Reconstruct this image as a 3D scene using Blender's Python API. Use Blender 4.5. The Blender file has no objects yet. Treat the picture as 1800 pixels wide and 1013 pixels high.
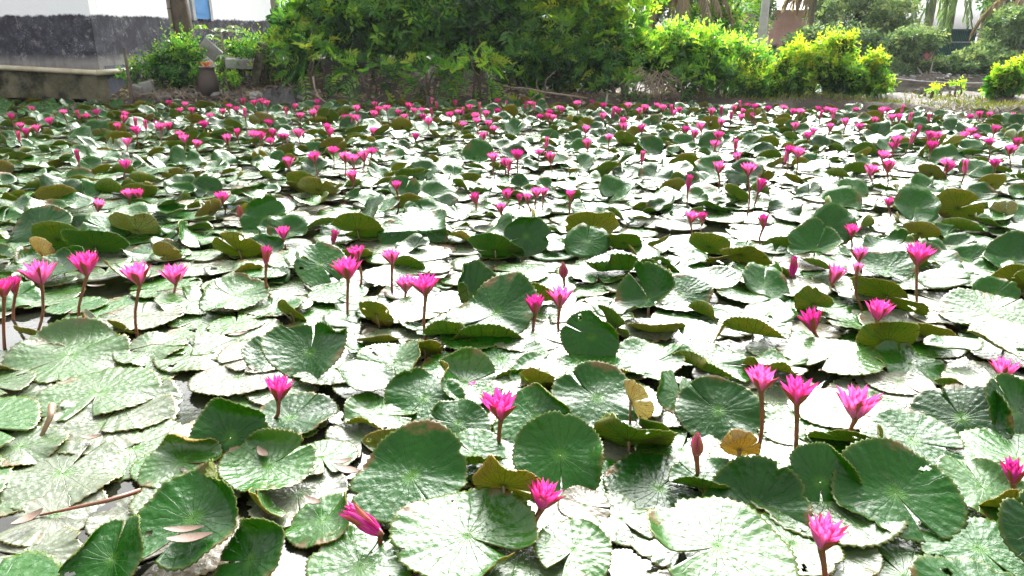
import bpy, math, random
import numpy as np
from mathutils import Vector, Matrix, Quaternion

R_ = math.radians
scene = bpy.context.scene
COL = scene.collection

# ------------------------------------------------------------------ camera, sky, sun, exposure
CAM_H = 1.4
PITCH = R_(18.9)
FPX = 1300.0                      # focal length in pixels of an 1800 px wide frame (26 mm)
cam_data = bpy.data.cameras.new('camera')
cam_data.lens = 26.0
cam_data.sensor_width = 36.0
cam_data.clip_end = 600.0
cam = bpy.data.objects.new('camera', cam_data)
COL.objects.link(cam)
cam.location = (0, 0, CAM_H)
cam.rotation_euler = (R_(90) - PITCH, 0, 0)
scene.camera = cam

SUN_EL, SUN_AZ = R_(36), R_(7)   # azimuth measured from +Y (straight ahead) towards +X
world = bpy.data.worlds.new('World')
scene.world = world
world.use_nodes = True
wn, wl = world.node_tree.nodes, world.node_tree.links
wn.clear()
sky = wn.new('ShaderNodeTexSky')
sky.sky_type = 'NISHITA'
sky.sun_disc = False
sky.sun_elevation = SUN_EL
sky.sun_rotation = SUN_AZ
sky.air_density = 1.0
sky.dust_density = 9.0
sky.ozone_density = 1.0
hs = wn.new('ShaderNodeHueSaturation')
hs.inputs['Saturation'].default_value = 0.06
bg = wn.new('ShaderNodeBackground')
bg.inputs['Strength'].default_value = 0.15
wo = wn.new('ShaderNodeOutputWorld')
wl.new(sky.outputs[0], hs.inputs['Color'])
wl.new(hs.outputs[0], bg.inputs[0])
wl.new(bg.outputs[0], wo.inputs[0])

sun_data = bpy.data.lights.new('sun', 'SUN')
sun_data.energy = 1.5
sun_data.angle = R_(56)
sun_data.color = (1.0, 0.97, 0.92)
sun = bpy.data.objects.new('sun', sun_data)
COL.objects.link(sun)
sd = Vector((math.sin(SUN_AZ) * math.cos(SUN_EL), math.cos(SUN_AZ) * math.cos(SUN_EL), math.sin(SUN_EL)))
sun.rotation_euler = sd.to_track_quat('Z', 'Y').to_euler()
sun.location = sd * 60

vs = scene.view_settings
vs.view_transform = 'Standard'
vs.look = 'None'
vs.exposure = 2.45
vs.gamma = 1.0
vs.use_curve_mapping = False
scene.render.engine = 'CYCLES'
scene.cycles.use_denoising = True
scene.cycles.max_bounces = 8
scene.cycles.transparent_max_bounces = 6

# ------------------------------------------------------------------ measuring the photograph
SP, CP = math.sin(PITCH), math.cos(PITCH)
def ray(px, py):
    u, v = (px - 900.0) / FPX, (506.5 - py) / FPX
    return Vector((u, CP + v * SP, -SP + v * CP))
def G(px, py, z=0.0):
    """where the line of sight of a photo pixel meets the level z"""
    d = ray(px, py)
    t = (z - CAM_H) / d.z
    return Vector((d.x * t, d.y * t, z))
def A(px, py, Y):
    """the point of that line of sight at distance Y ahead"""
    d = ray(px, py)
    t = Y / d.y
    return Vector((d.x * t, Y, CAM_H + d.z * t))
def mpp(p):
    """metres covered by one photo pixel at point p"""
    return (p.y * CP + (CAM_H - p.z) * SP) / FPX

# ------------------------------------------------------------------ object helpers
def tag(o, label=None, cat=None, group=None, kind=None):
    if label: o['label'] = label
    if cat: o['category'] = cat
    if group: o['group'] = group
    if kind: o['kind'] = kind
    return o
def link(o, parent=None):
    COL.objects.link(o)
    if parent is not None:
        o.parent = parent
    return o
def empty(name, loc=(0, 0, 0), rz=0.0):
    o = bpy.data.objects.new(name, None)
    o.empty_display_size = 0.1
    o.location = loc
    o.rotation_euler = (0, 0, rz)
    return link(o)
def mesh_np(name, verts, faces, mats=(), matidx=None, smooth=True, uv=None, tint=None):
    """mesh from numpy verts (n,3) and a list of face arrays, each (m,k)"""
    me = bpy.data.meshes.new(name)
    verts = np.asarray(verts, dtype=np.float32)
    fl = [np.asarray(f, dtype=np.int32) for f in faces if len(f)]
    nl = sum(f.size for f in fl); nf = sum(len(f) for f in fl)
    me.vertices.add(len(verts)); me.vertices.foreach_set('co', verts.ravel())
    me.loops.add(nl); me.polygons.add(nf)
    lv = np.concatenate([f.ravel() for f in fl])
    tot = np.concatenate([np.full(len(f), f.shape[1], dtype=np.int32) for f in fl])
    st = np.concatenate([[0], np.cumsum(tot)[:-1]]).astype(np.int32)
    me.loops.foreach_set('vertex_index', lv)
    me.polygons.foreach_set('loop_start', st)
    me.polygons.foreach_set('loop_total', tot)
    me.polygons.foreach_set('use_smooth', np.full(nf, smooth, dtype=bool))
    if matidx is not None:
        me.polygons.foreach_set('material_index', np.asarray(matidx, dtype=np.int32))
    if uv is not None:
        l = me.uv_layers.new(name='UVMap')
        l.data.foreach_set('uv', np.asarray(uv, dtype=np.float32)[lv].ravel())
    if tint is not None:
        a = me.attributes.new('tint', 'FLOAT', 'POINT')
        a.data.foreach_set('value', np.asarray(tint, dtype=np.float32))
    for m in mats: me.materials.append(m)
    me.update(calc_edges=True)
    return me
def obj(name, me, parent=None, loc=None):
    o = bpy.data.objects.new(name, me)
    if loc is not None: o.location = loc
    return link(o, parent)

class MB:
    """collects simple solids for one mesh"""
    def __init__(s): s.v, s.f = [], []
    def add(s, verts, faces):
        b = len(s.v); s.v += [tuple(v) for v in verts]; s.f += [tuple(i + b for i in f) for f in faces]
    def box(s, lo, hi, M=None):
        x0, y0, z0 = lo; x1, y1, z1 = hi
        vs_ = [Vector(p) for p in ((x0,y0,z0),(x1,y0,z0),(x1,y1,z0),(x0,y1,z0),(x0,y0,z1),(x1,y0,z1),(x1,y1,z1),(x0,y1,z1))]
        if M is not None: vs_ = [M @ p for p in vs_]
        s.add(vs_, [(3,2,1,0),(4,5,6,7),(0,1,5,4),(1,2,6,5),(2,3,7,6),(3,0,4,7)])
    def tube(s, pts, rad, n=8):
        pts = [Vector(p) for p in pts]
        if not isinstance(rad, (list, tuple)): rad = [rad] * len(pts)
        vs_, fs = [], []
        for i, p in enumerate(pts):
            d = (pts[min(i + 1, len(pts) - 1)] - pts[max(i - 1, 0)]).normalized()
            a = d.orthogonal().normalized() if i == 0 else (a_prev - d * a_prev.dot(d)).normalized()
            a_prev = a; b = d.cross(a)
            for k in range(n):
                t = 2 * math.pi * k / n
                vs_.append(p + (a * math.cos(t) + b * math.sin(t)) * rad[i])
        for i in range(len(pts) - 1):
            for k in range(n):
                k2 = (k + 1) % n
                fs.append((i*n+k, i*n+k2, (i+1)*n+k2, (i+1)*n+k))
        fs.append(tuple(range(n))[::-1]); fs.append(tuple((len(pts)-1)*n + k for k in range(n)))
        s.add(vs_, fs)
    def lathe(s, prof, n=18, M=None):
        vs_, fs = [], []
        for r, z in prof:
            for k in range(n):
                t = 2 * math.pi * k / n
                p = Vector((r * math.cos(t), r * math.sin(t), z))
                vs_.append(M @ p if M is not None else p)
        for i in range(len(prof) - 1):
            for k in range(n):
                k2 = (k + 1) % n
                fs.append((i*n+k, i*n+k2, (i+1)*n+k2, (i+1)*n+k))
        fs.append(tuple(range(n))[::-1]); fs.append(tuple((len(prof)-1)*n + k for k in range(n)))
        s.add(vs_, fs)
    def build(s, name, mat, parent=None, smooth=False, loc=None):
        me = bpy.data.meshes.new(name)
        me.from_pydata(s.v, [], s.f)
        if smooth: me.polygons.foreach_set('use_smooth', [True] * len(me.polygons))
        if mat: me.materials.append(mat)
        return obj(name, me, parent, loc)

# ------------------------------------------------------------------ materials
class NT:
    def __init__(s, name):
        s.m = bpy.data.materials.new(name); s.m.use_nodes = True
        s.n, s.l = s.m.node_tree.nodes, s.m.node_tree.links
        s.n.clear()
        s.out = s.n.new('ShaderNodeOutputMaterial')
    def node(s, t, ins=None, **kw):
        nd = s.n.new(t)
        for k, v in kw.items(): setattr(nd, k, v)
        for k, v in (ins or {}).items(): s.set(nd, k, v)
        return nd
    def set(s, nd, k, v):
        sock = nd.inputs[k]
        if isinstance(v, bpy.types.NodeSocket): s.l.new(v, sock)
        else: sock.default_value = v
    def math(s, op, a, b=0.0, c=0.0):
        nd = s.n.new('ShaderNodeMath'); nd.operation = op
        for i, v in enumerate((a, b, c)): s.set(nd, i, v)
        return nd.outputs[0]
    def ramp(s, fac, stops, interp='LINEAR'):
        nd = s.n.new('ShaderNodeValToRGB'); nd.color_ramp.interpolation = interp
        e = nd.color_ramp.elements
        while len(e) < len(stops): e.new(0.5)
        for el, (p, c) in zip(e, stops):
            el.position = p; el.color = (*c, 1) if len(c) == 3 else c
        s.l.new(fac, nd.inputs[0])
        return nd.outputs[0]
    def mix(s, fac, a, b, blend='MIX'):
        nd = s.n.new('ShaderNodeMix'); nd.data_type = 'RGBA'; nd.blend_type = blend
        s.set(nd, 0, fac)
        for i, v in ((6, a), (7, b)):
            s.set(nd, i, (*v, 1) if isinstance(v, tuple) and len(v) == 3 else v)
        return nd.outputs[2]
    def noise(s, scale, vec=None, detail=4, rough=0.55, out=0, dist=0.0):
        nd = s.n.new('ShaderNodeTexNoise')
        nd.inputs['Scale'].default_value = scale; nd.inputs['Detail'].default_value = detail
        nd.inputs['Roughness'].default_value = rough; nd.inputs['Distortion'].default_value = dist
        if vec is not None: s.l.new(vec, nd.inputs['Vector'])
        return nd.outputs[out]
    def coord(s, which='Object'):
        return s.n.new('ShaderNodeTexCoord').outputs[which]
    def attr(s, name):
        nd = s.n.new('ShaderNodeAttribute'); nd.attribute_name = name
        return nd.outputs['Fac']
    def bump(s, h, strength=0.3, dist=0.02, normal=None):
        nd = s.n.new('ShaderNodeBump'); nd.inputs['Strength'].default_value = strength
        nd.inputs['Distance'].default_value = dist
        s.l.new(h, nd.inputs['Height'])
        if normal is not None: s.l.new(normal, nd.inputs['Normal'])
        return nd.outputs[0]
    def bsdf(s, col, rough=0.6, normal=None, spec=0.5, ior=1.5, **extra):
        b = s.n.new('ShaderNodeBsdfPrincipled')
        s.set(b, 'Base Color', (*col, 1) if isinstance(col, tuple) and len(col) == 3 else col)
        s.set(b, 'Roughness', rough); s.set(b, 'Specular IOR Level', spec); s.set(b, 'IOR', ior)
        if normal is not None: s.l.new(normal, b.inputs['Normal'])
        for k, v in extra.items(): s.set(b, k, v)
        return b.outputs[0]
    def finish(s, shader):
        s.l.new(shader, s.out.inputs['Surface']); return s.m

def simple(name, c1, c2, scale=4.0, rough=0.8, bump=0.3, bdist=0.02, detail=6, coord='Object'):
    t = NT(name); v = t.coord(coord)
    n = t.noise(scale, v, detail)
    n2 = t.noise(scale * 7, v, 3)
    c = t.mix(t.ramp(n, [(0.35, (0,0,0)), (0.65, (1,1,1))]), c1, c2)
    c = t.mix(t.math('MULTIPLY', n2, 0.35), c, (0.02, 0.02, 0.015))
    return t.finish(t.bsdf(c, rough, t.bump(t.math('ADD', n, t.math('MULTIPLY', n2, 0.4)), bump, bdist)))

def pad_top_material():
    t = NT('lily_pad_upper_face')
    uv = t.coord('UV')
    sep = t.node('ShaderNodeSeparateXYZ', {0: uv})
    x = t.math('SUBTRACT', sep.outputs[0], 0.5); y = t.math('SUBTRACT', sep.outputs[1], 0.5)
    r = t.math('MULTIPLY', t.math('SQRT', t.math('ADD', t.math('MULTIPLY', x, x), t.math('MULTIPLY', y, y))), 2.0)
    wob = t.noise(6.0, uv, 2)
    th = t.math('ADD', t.math('ARCTAN2', y, x), t.math('MULTIPLY', t.math('SUBTRACT', wob, 0.5), 0.25))
    v1 = t.math('MULTIPLY', t.math('ABSOLUTE', t.math('SINE', t.math('MULTIPLY', th, 10.0))), r)
    l1 = t.node('ShaderNodeMapRange', {0: v1, 1: 0.01, 2: 0.06, 3: 1.0, 4: 0.0}).outputs[0]
    tint = t.attr('tint')
    obj_v = t.coord('Object')
    n1 = t.noise(9.0, obj_v, 5)
    tt = t.math('ADD', tint, t.math('MULTIPLY', t.math('SUBTRACT', n1, 0.5), 0.35))
    base = t.ramp(tt, [(0.0, (0.002, 0.022, 0.001)), (0.3, (0.007, 0.064, 0.0015)), (0.55, (0.022, 0.085, 0.004)),
                       (0.75, (0.060, 0.085, 0.040)), (0.9, (0.115, 0.125, 0.085)), (1.0, (0.15, 0.125, 0.085))])
    base = t.mix(t.math('MULTIPLY', l1, 0.25), base, (0.035, 0.095, 0.012))
    cen = t.node('ShaderNodeMapRange', {0: r, 1: 0.0, 2: 0.22, 3: 0.8, 4: 0.0}).outputs[0]
    base = t.mix(cen, base, (0.06, 0.17, 0.015))
    # thin yellowish margin, blotches and freckles of decay
    rim = t.node('ShaderNodeMapRange', {0: r, 1: 0.92, 2: 1.0, 3: 0.0, 4: 0.55}).outputs[0]
    base = t.mix(rim, base, (0.085, 0.095, 0.012))
    dn = t.noise(5.0, obj_v, 4)
    dec = t.math('MULTIPLY', t.node('ShaderNodeMapRange', {0: t.math('ADD', dn, t.math('MULTIPLY', r, 0.22)), 1: 0.78, 2: 0.84, 3: 0.0, 4: 0.85}).outputs[0], t.math('GREATER_THAN', r, 0.3))
    base = t.mix(dec, base, (0.11, 0.060, 0.022))
    spots = t.noise(30.0, obj_v, 3)
    sp = t.node('ShaderNodeMapRange', {0: spots, 1: 0.66, 2: 0.74, 3: 0.0, 4: 0.8}).outputs[0]
    base = t.mix(t.math('MULTIPLY', sp, t.math('ADD', 0.15, tint)), base, (0.10, 0.06, 0.025))
    puck = t.node('ShaderNodeTexVoronoi', {'Vector': obj_v, 'Scale': 52.0, 'Randomness': 1.0}, feature='SMOOTH_F1').outputs[0]
    fine = t.noise(120.0, obj_v, 3)
    h = t.math('ADD', t.math('MULTIPLY', puck, -0.7), t.math('MULTIPLY', l1, -0.45))
    h = t.math('ADD', h, t.math('MULTIPLY', fine, 0.35))
    nrm = t.bump(h, 0.6, 0.007)
    rough = t.node('ShaderNodeMapRange', {0: t.noise(16.0, obj_v, 4), 1: 0.3, 2: 0.7, 3: 0.19, 4: 0.36}).outputs[0]
    wet = t.node('ShaderNodeMapRange', {0: tint, 1: 0.30, 2: 0.60, 3: 1.32, 4: 1.56}).outputs[0]     # floating pads carry a film of water
    b = t.bsdf(base, rough, nrm, 0.5, wet)
    tr = t.node('ShaderNodeBsdfTranslucent', {'Color': t.mix(0.6, base, (0.10, 0.30, 0.008))}).outputs[0]
    ms = t.node('ShaderNodeMixShader', {0: 0.22})
    t.l.new(b, ms.inputs[1]); t.l.new(tr, ms.inputs[2])
    return t.finish(ms.outputs[0])
def pad_under_material():
    t = NT('lily_pad_underside')
    uv = t.coord('UV')
    sep = t.node('ShaderNodeSeparateXYZ', {0: uv})
    x = t.math('SUBTRACT', sep.outputs[0], 0.5); y = t.math('SUBTRACT', sep.outputs[1], 0.5)
    r = t.math('MULTIPLY', t.math('SQRT', t.math('ADD', t.math('MULTIPLY', x, x), t.math('MULTIPLY', y, y))), 2.0)
    wob = t.noise(7.0, uv, 3)
    th = t.math('ADD', t.math('ARCTAN2', y, x), t.math('MULTIPLY', t.math('SUBTRACT', wob, 0.5), 0.35))
    v1 = t.math('MULTIPLY', t.math('ABSOLUTE', t.math('SINE', t.math('MULTIPLY', th, 10.0))), r)
    l1 = t.node('ShaderNodeMapRange', {0: v1, 1: 0.03, 2: 0.17, 3: 1.0, 4: 0.0}).outputs[0]
    v2 = t.math('MULTIPLY', t.math('ABSOLUTE', t.math('SINE', t.math('MULTIPLY', th, 30.0))), r)
    l2 = t.math('MULTIPLY', t.node('ShaderNodeMapRange', {0: v2, 1: 0.03, 2: 0.30, 3: 1.0, 4: 0.0}).outputs[0],
                t.node('ShaderNodeMapRange', {0: r, 1: 0.4, 2: 0.6, 3: 0.0, 4: 0.7}).outputs[0])
    net = t.node('ShaderNodeTexVoronoi', {'Vector': uv, 'Scale': 26.0}, feature='DISTANCE_TO_EDGE').outputs[0]
    l3 = t.node('ShaderNodeMapRange', {0: net, 1: 0.02, 2: 0.10, 3: 0.5, 4: 0.0}).outputs[0]
    ln = t.math('MAXIMUM', l1, t.math('MAXIMUM', l2, l3))
    tint = t.attr('tint')
    n1 = t.noise(10.0, t.coord('Object'), 4)
    tt = t.math('ADD', tint, t.math('MULTIPLY', t.math('SUBTRACT', n1, 0.5), 0.7))
    base = t.ramp(tt, [(0.0, (0.050, 0.140, 0.008)), (0.35, (0.170, 0.190, 0.008)), (0.6, (0.34, 0.22, 0.010)),
                       (0.85, (0.30, 0.19, 0.045)), (1.0, (0.36, 0.28, 0.16))])
    base = t.mix(t.math('MULTIPLY', ln, 0.88), base, (0.022, 0.016, 0.005))
    nrm = t.bump(ln, 0.5, 0.006)
    b = t.bsdf(base, 0.5, nrm, 0.35)
    tr = t.node('ShaderNodeBsdfTranslucent', {'Color': t.mix(1.0, base, (1.5, 1.7, 1.3), 'MULTIPLY')}).outputs[0]
    ms = t.node('ShaderNodeMixShader', {0: 0.5})
    t.l.new(b, ms.inputs[1]); t.l.new(tr, ms.inputs[2])
    return t.finish(ms.outputs[0])
def petal_material(name, c_base, c_tip, c_edge, translucent=0.35):
    t = NT(name)
    uv = t.coord('UV'); sep = t.node('ShaderNodeSeparateXYZ', {0: uv})
    v = sep.outputs[1]
    st = t.noise(1.0, t.node('ShaderNodeMapping', {'Vector': uv, 'Scale': (26.0, 2.0, 1.0)}).outputs[0], 3)
    tint = t.attr('tint')
    c = t.mix(v, c_base, c_tip)
    c = t.mix(t.math('MULTIPLY', t.ramp(st, [(0.4, (0,0,0)), (0.7, (1,1,1))]), 0.45), c, c_edge)
    b = t.bsdf(c, 0.42, t.bump(st, 0.25, 0.002), 0.35)
    tr = t.node('ShaderNodeBsdfTranslucent', {'Color': c}).outputs[0]
    ms = t.node('ShaderNodeMixShader', {0: translucent})
    t.l.new(b, ms.inputs[1]); t.l.new(tr, ms.inputs[2])
    return t.finish(ms.outputs[0])
def leaf_material(name, stops, translucent=0.35, rough=0.45, spec=0.5):
    t = NT(name)
    tint = t.attr('tint')
    c = t.ramp(tint, stops)
    b = t.bsdf(c, rough, None, spec)
    tr = t.node('ShaderNodeBsdfTranslucent', {'Color': t.mix(1.0, c, (1.7, 1.6, 0.9), 'MULTIPLY')}).outputs[0]
    ms = t.node('ShaderNodeMixShader', {0: translucent})
    t.l.new(b, ms.inputs[1]); t.l.new(tr, ms.inputs[2])
    return t.finish(ms.outputs[0])

M = {}
M['pad_top'] = pad_top_material()
M['pad_under'] = pad_under_material()
M['petal'] = petal_material('pink_petal', (0.78, 0.060, 0.33), (0.70, 0.014, 0.25), (0.86, 0.22, 0.47), 0.36)
M['petal_light'] = petal_material('light_pink_petal', (0.82, 0.15, 0.41), (0.77, 0.045, 0.32), (0.86, 0.34, 0.54), 0.38)
M['petal_deep'] = petal_material('deep_magenta_petal', (0.60, 0.025, 0.28), (0.48, 0.008, 0.19), (0.70, 0.11, 0.40), 0.3)
M['petal_pale'] = petal_material('pale_pink_petal', (0.80, 0.22, 0.42), (0.80, 0.12, 0.40), (0.85, 0.40, 0.55))
M['sepal_in'] = petal_material('sepal_inner_face', (0.62, 0.10, 0.16), (0.72, 0.05, 0.24), (0.66, 0.20, 0.20), 0.15)
M['sepal_out'] = petal_material('sepal_outer_face', (0.22, 0.045, 0.020), (0.34, 0.05, 0.035), (0.16, 0.07, 0.015), 0.05)
M['bud'] = petal_material('bud_skin', (0.30, 0.10, 0.055), (0.46, 0.17, 0.13), (0.22, 0.11, 0.04), 0.08)
M['stamen'] = simple('stamen', (0.75, 0.40, 0.06), (0.70, 0.10, 0.20), 60, 0.6)
M['stem'] = simple('flower_stem', (0.20, 0.050, 0.022), (0.13, 0.060, 0.022), 14, 0.42, 0.2, 0.003)
M['stalk'] = simple('pad_stalk', (0.10, 0.070, 0.020), (0.16, 0.060, 0.020), 14, 0.5, 0.2, 0.003)
M['dry_leaf'] = simple('dry_leaf', (0.12, 0.062, 0.032), (0.065, 0.032, 0.018), 20, 0.6, 0.4, 0.004)
M['dry_pad'] = simple('dry_pad', (0.40, 0.27, 0.12), (0.28, 0.17, 0.07), 18, 0.7, 0.4, 0.004)
# ------------------------------------------------------------------ setting: ground, water
BANK = [(-40, 17.9), (-11, 17.4), (-9.3, 16.9), (-8.5, 15.9), (-7.8, 15.4), (-5, 15.5), (0, 15.7), (3.5, 15.4), (5.2, 14.9), (6.6, 14.4), (8.8, 12.9), (14, 11.5), (40, 10)]
def bank_y(x):
    xs, ys = zip(*BANK)
    return np.interp(x, xs, ys) + 0.12 * np.sin(x * 2.1) + 0.07 * np.sin(x * 5.3 + 1)
def sstep(a, b, x):
    t = np.clip((x - a) / (b - a), 0, 1); return t * t * (3 - 2 * t)
def ground_z(x, y):
    x = np.asarray(x, float); y = np.asarray(y, float)
    by = bank_y(x)
    z = -0.6 + 0.78 * sstep(-0.55, 0.35, y - by)
    wl_ = sstep(2.0, -3.0, x)                                   # the bank climbs towards the house
    z += wl_ * 0.65 * sstep(0.3, 2.6, y - by) * sstep(-12, -6.5, x)
    z += 0.25 * sstep(22, 32, y) + 0.5 * sstep(30, 70, y)
    # second pond on the far side of the narrow bank
    far = sstep(4.6, 6.4, x) * sstep(0, 0.7, y - np.maximum(by + 2.9, 16.6)) * (1 - sstep(22.4, 23.4, y + 0.15 * np.sin(x * 1.7)))
    z = z * (1 - far) - 0.6 * far
    near = 1 - sstep(0.2, 1.1, y)                               # the near bank, where the photographer stands
    z = z * (1 - near) + 0.18 * near
    bump = 0.035 * np.sin(x * 3.1 + y * 1.3) + 0.03 * np.sin(x * 1.3 - y * 4.1) + 0.02 * np.sin(x * 7.3 + y * 6.1)
    return z + bump * np.where(z > -0.3, 1, 0.2)
gx = np.concatenate([np.linspace(-90, -15, 16), np.linspace(-14, 15, 150), np.linspace(16, 90, 16)])
gy = np.concatenate([np.linspace(-12, 0, 8), np.linspace(0.2, 1.4, 6), np.linspace(2, 10, 8), np.linspace(10.3, 25, 120), np.linspace(26, 150, 30)])
GX, GY = np.meshgrid(gx, gy)
GZ = ground_z(GX, GY)
nx, ny = len(gx), len(gy)
idx = np.arange(nx * ny).reshape(ny, nx)
quads = np.stack([idx[:-1, :-1], idx[:-1, 1:], idx[1:, 1:], idx[1:, :-1]], -1).reshape(-1, 4)
t = NT('damp_earth'); ov = t.coord('Object')
n1, n2, n3 = t.noise(1.1, ov, 6), t.noise(9, ov, 5), t.noise(40, ov, 3)
c = t.mix(t.ramp(n1, [(0.38, (0,0,0)), (0.62, (1,1,1))]), (0.038, 0.027, 0.019), (0.075, 0.056, 0.040))
c = t.mix(t.ramp(n2, [(0.5, (0,0,0)), (0.7, (1,1,1))]), c, (0.030, 0.020, 0.014))
c = t.mix(t.math('MULTIPLY', n3, 0.5), c, (0.055, 0.048, 0.034))
M['earth'] = t.finish(t.bsdf(c, 0.85, t.bump(t.math('ADD', n2, n3), 0.9, 0.06)))
ground = obj('ground', mesh_np('ground', np.stack([GX, GY, GZ], -1).reshape(-1, 3), [quads], [M['earth']]))
tag(ground, 'brown muddy earth bank along the far side of the pond', None, None, 'structure')

t = NT('pond_water'); ov = t.coord('Object')
n1 = t.noise(5.0, ov, 4); n2 = t.noise(42.0, ov, 3)
scum = t.node('ShaderNodeMapRange', {0: t.noise(2.2, ov, 7, 0.65), 1: 0.56, 2: 0.62, 3: 0.0, 4: 0.55}).outputs[0]
c = t.mix(scum, (0.010, 0.011, 0.007), (0.10, 0.085, 0.05))
M['water'] = t.finish(t.bsdf(c, t.math('ADD', 0.04, t.math('MULTIPLY', scum, 0.35)), t.bump(t.math('ADD', n1, t.math('MULTIPLY', n2, 0.25)), 0.06, 0.02), 0.5, 1.33))
wm = MB(); wm.add([(-60, 0.2, 0), (60, 0.2, 0), (60, 26, 0), (-60, 26, 0)], [(0, 1, 2, 3)])
tag(wm.build('pond_water', M['water']), 'dark pond water showing between the pads', None, None, 'structure')

# ------------------------------------------------------------------ house
t = NT('house_wall_paint'); geo = t.node('ShaderNodeNewGeometry').outputs['Position']
sp_ = t.node('ShaderNodeSeparateXYZ', {0: geo})
nA, nB, nC = t.noise(1.6, geo, 6), t.noise(7.0, geo, 6, 0.65), t.noise(28, geo, 4)
edge = t.math('ADD', sp_.outputs[2], t.math('MULTIPLY', t.math('SUBTRACT', nA, 0.5), 0.12))
edge = t.math('ADD', edge, t.math('MULTIPLY', t.math('SUBTRACT', nB, 0.5), 0.14))
dado = t.node('ShaderNodeMapRange', {0: edge, 1: 1.77, 2: 1.81, 3: 1.0, 4: 0.0}).outputs[0]
white = t.mix(t.math('MULTIPLY', nB, 0.25), (0.82, 0.83, 0.84), (0.66, 0.69, 0.72))
dark = t.mix(t.ramp(nB, [(0.35, (0,0,0)), (0.66, (1,1,1))]), (0.020, 0.022, 0.034), (0.075, 0.077, 0.098))
dark = t.mix(t.ramp(t.math('MULTIPLY', nC, nA), [(0.31, (0,0,0)), (0.42, (1,1,1))]), dark, (0.24, 0.23, 0.23))
blot = t.noise(3.1, geo, 7, 0.68, dist=0.6)
dark = t.mix(t.math('MULTIPLY', t.ramp(blot, [(0.45, (0,0,0)), (0.56, (1,1,1))]), 0.85), dark, (0.016, 0.017, 0.026))
dark = t.mix(t.math('MULTIPLY', t.ramp(t.noise(4.4, geo, 8, 0.72, dist=0.4), [(0.56, (0,0,0)), (0.66, (1,1,1))]), 0.8), dark, (0.25, 0.235, 0.225))
low = t.node('ShaderNodeMapRange', {0: edge, 1: 0.85, 2: 1.02, 3: 0.75, 4: 0.0}).outputs[0]
dark = t.mix(low, dark, t.mix(nB, (0.16, 0.15, 0.14), (0.34, 0.33, 0.31)))
streak = t.noise(1.0, t.node('ShaderNodeMapping', {'Vector': geo, 'Scale': (9.0, 9.0, 0.7)}).outputs[0], 5)
dark = t.mix(t.math('MULTIPLY', t.ramp(streak, [(0.5, (0,0,0)), (0.72, (1,1,1))]), 0.5), dark, (0.040, 0.042, 0.050))
c = t.mix(dado, white, dark)
M['house'] = t.finish(t.bsdf(c, 0.8, t.bump(t.math('ADD', nB, nC), 0.35, 0.02), 0.3))
t = NT('mossy_concrete'); geo = t.node('ShaderNodeNewGeometry').outputs['Position']
nA, nB, nC = t.noise(1.3, geo, 6, 0.6), t.noise(5.0, geo, 6, 0.65), t.noise(25, geo, 4)
c = t.mix(t.ramp(nB, [(0.35, (0,0,0)), (0.65, (1,1,1))]), (0.060, 0.052, 0.026), (0.130, 0.118, 0.082))
c = t.mix(t.ramp(nA, [(0.45, (0,0,0)), (0.55, (1,1,1))]), c, (0.012, 0.013, 0.008))
c = t.mix(t.math('MULTIPLY', t.ramp(nC, [(0.5, (0,0,0)), (0.7, (1,1,1))]), 0.6), c, (0.10, 0.11, 0.03))
M['moss_concrete'] = t.finish(t.bsdf(c, 0.85, t.bump(t.math('ADD', nB, nC), 0.6, 0.03), 0.3))
M['pvc'] = simple('weathered_pipe', (0.55, 0.50, 0.38), (0.38, 0.33, 0.20), 3, 0.5, 0.2, 0.004)
M['blue'] = simple('blue_paint', (0.035, 0.20, 0.50), (0.05, 0.26, 0.58), 3, 0.5, 0.1)
M['frame'] = simple('grey_frame', (0.42, 0.43, 0.44), (0.30, 0.31, 0.33), 5, 0.6, 0.1)
M['navy'] = simple('dark_blue_paint', (0.055, 0.065, 0.11), (0.10, 0.11, 0.16), 5, 0.7, 0.3)
M['roof'] = simple('grey_roof', (0.33, 0.32, 0.30), (0.22, 0.21, 0.20), 4, 0.8)
corner = G(186, 184)
HA = R_(10)
house = empty('house', (corner.x, corner.y, 0), -HA)          # local +y runs back along the lit wall, local -x along the shaded one
tag(house, 'white plastered house with dark grey stained dado at the pond edge', 'house')
W = MB(); W.box((-9.0, 0.0, 0.70), (0.0, 0.22, 4.6)); W.build('front_wall', M['house'], house)
W = MB(); W.box((-0.22, 0.223, 0.40), (0.0, 11.0, 4.6)); W.build('side_wall', M['house'], house)
W = MB(); W.box((-9.0, 10.8, 0.3), (-0.223, 11.0, 4.6)); W.box((-9.2, 0.223, 0.3), (-9.003, 10.8, 4.6)); W.build('back_wall', M['house'], house)
W = MB(); W.box((-9.6, -0.5, 4.603), (0.6, 11.5, 4.78)); W.build('roof', M['roof'], house)
W = MB(); W.box((-9.0, -0.12, 0.12), (-0.06, 0.20, 0.697)); W.build('plinth_beam', M['moss_concrete'], house)
W = MB(); W.box((-0.30, -0.16, -0.5), (0.02, 0.16, 0.72)); W.build('corner_pier', M['moss_concrete'], house)
W = MB(); W.box((-0.02, 0.163, -0.3), (0.015, 1.4, 0.78)); W.build('side_plinth', M['navy'], house)
W = MB(); W.tube([(-9.0, -0.20, 0.93), (-4.0, -0.20, 0.82), (0.0, -0.20, 0.66), (0.06, -0.18, 0.655)], 0.055, 10)
pipe = W.build('drain_pipe', M['pvc'], house, True)
W = MB(); W.tube([(0.085, -0.20, 0.655), (0.08, 0.5, 0.66), (0.08, 2.2, 0.70)], 0.06, 10); W.build('drain_pipe', M['pvc'], house, True)
W = MB(); W.tube([(0.20, 1.0, 0.56), (0.22, 2.3, 0.60)], 0.06, 10); W.build('drain_pipe', M['pvc'], house, True)
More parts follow.
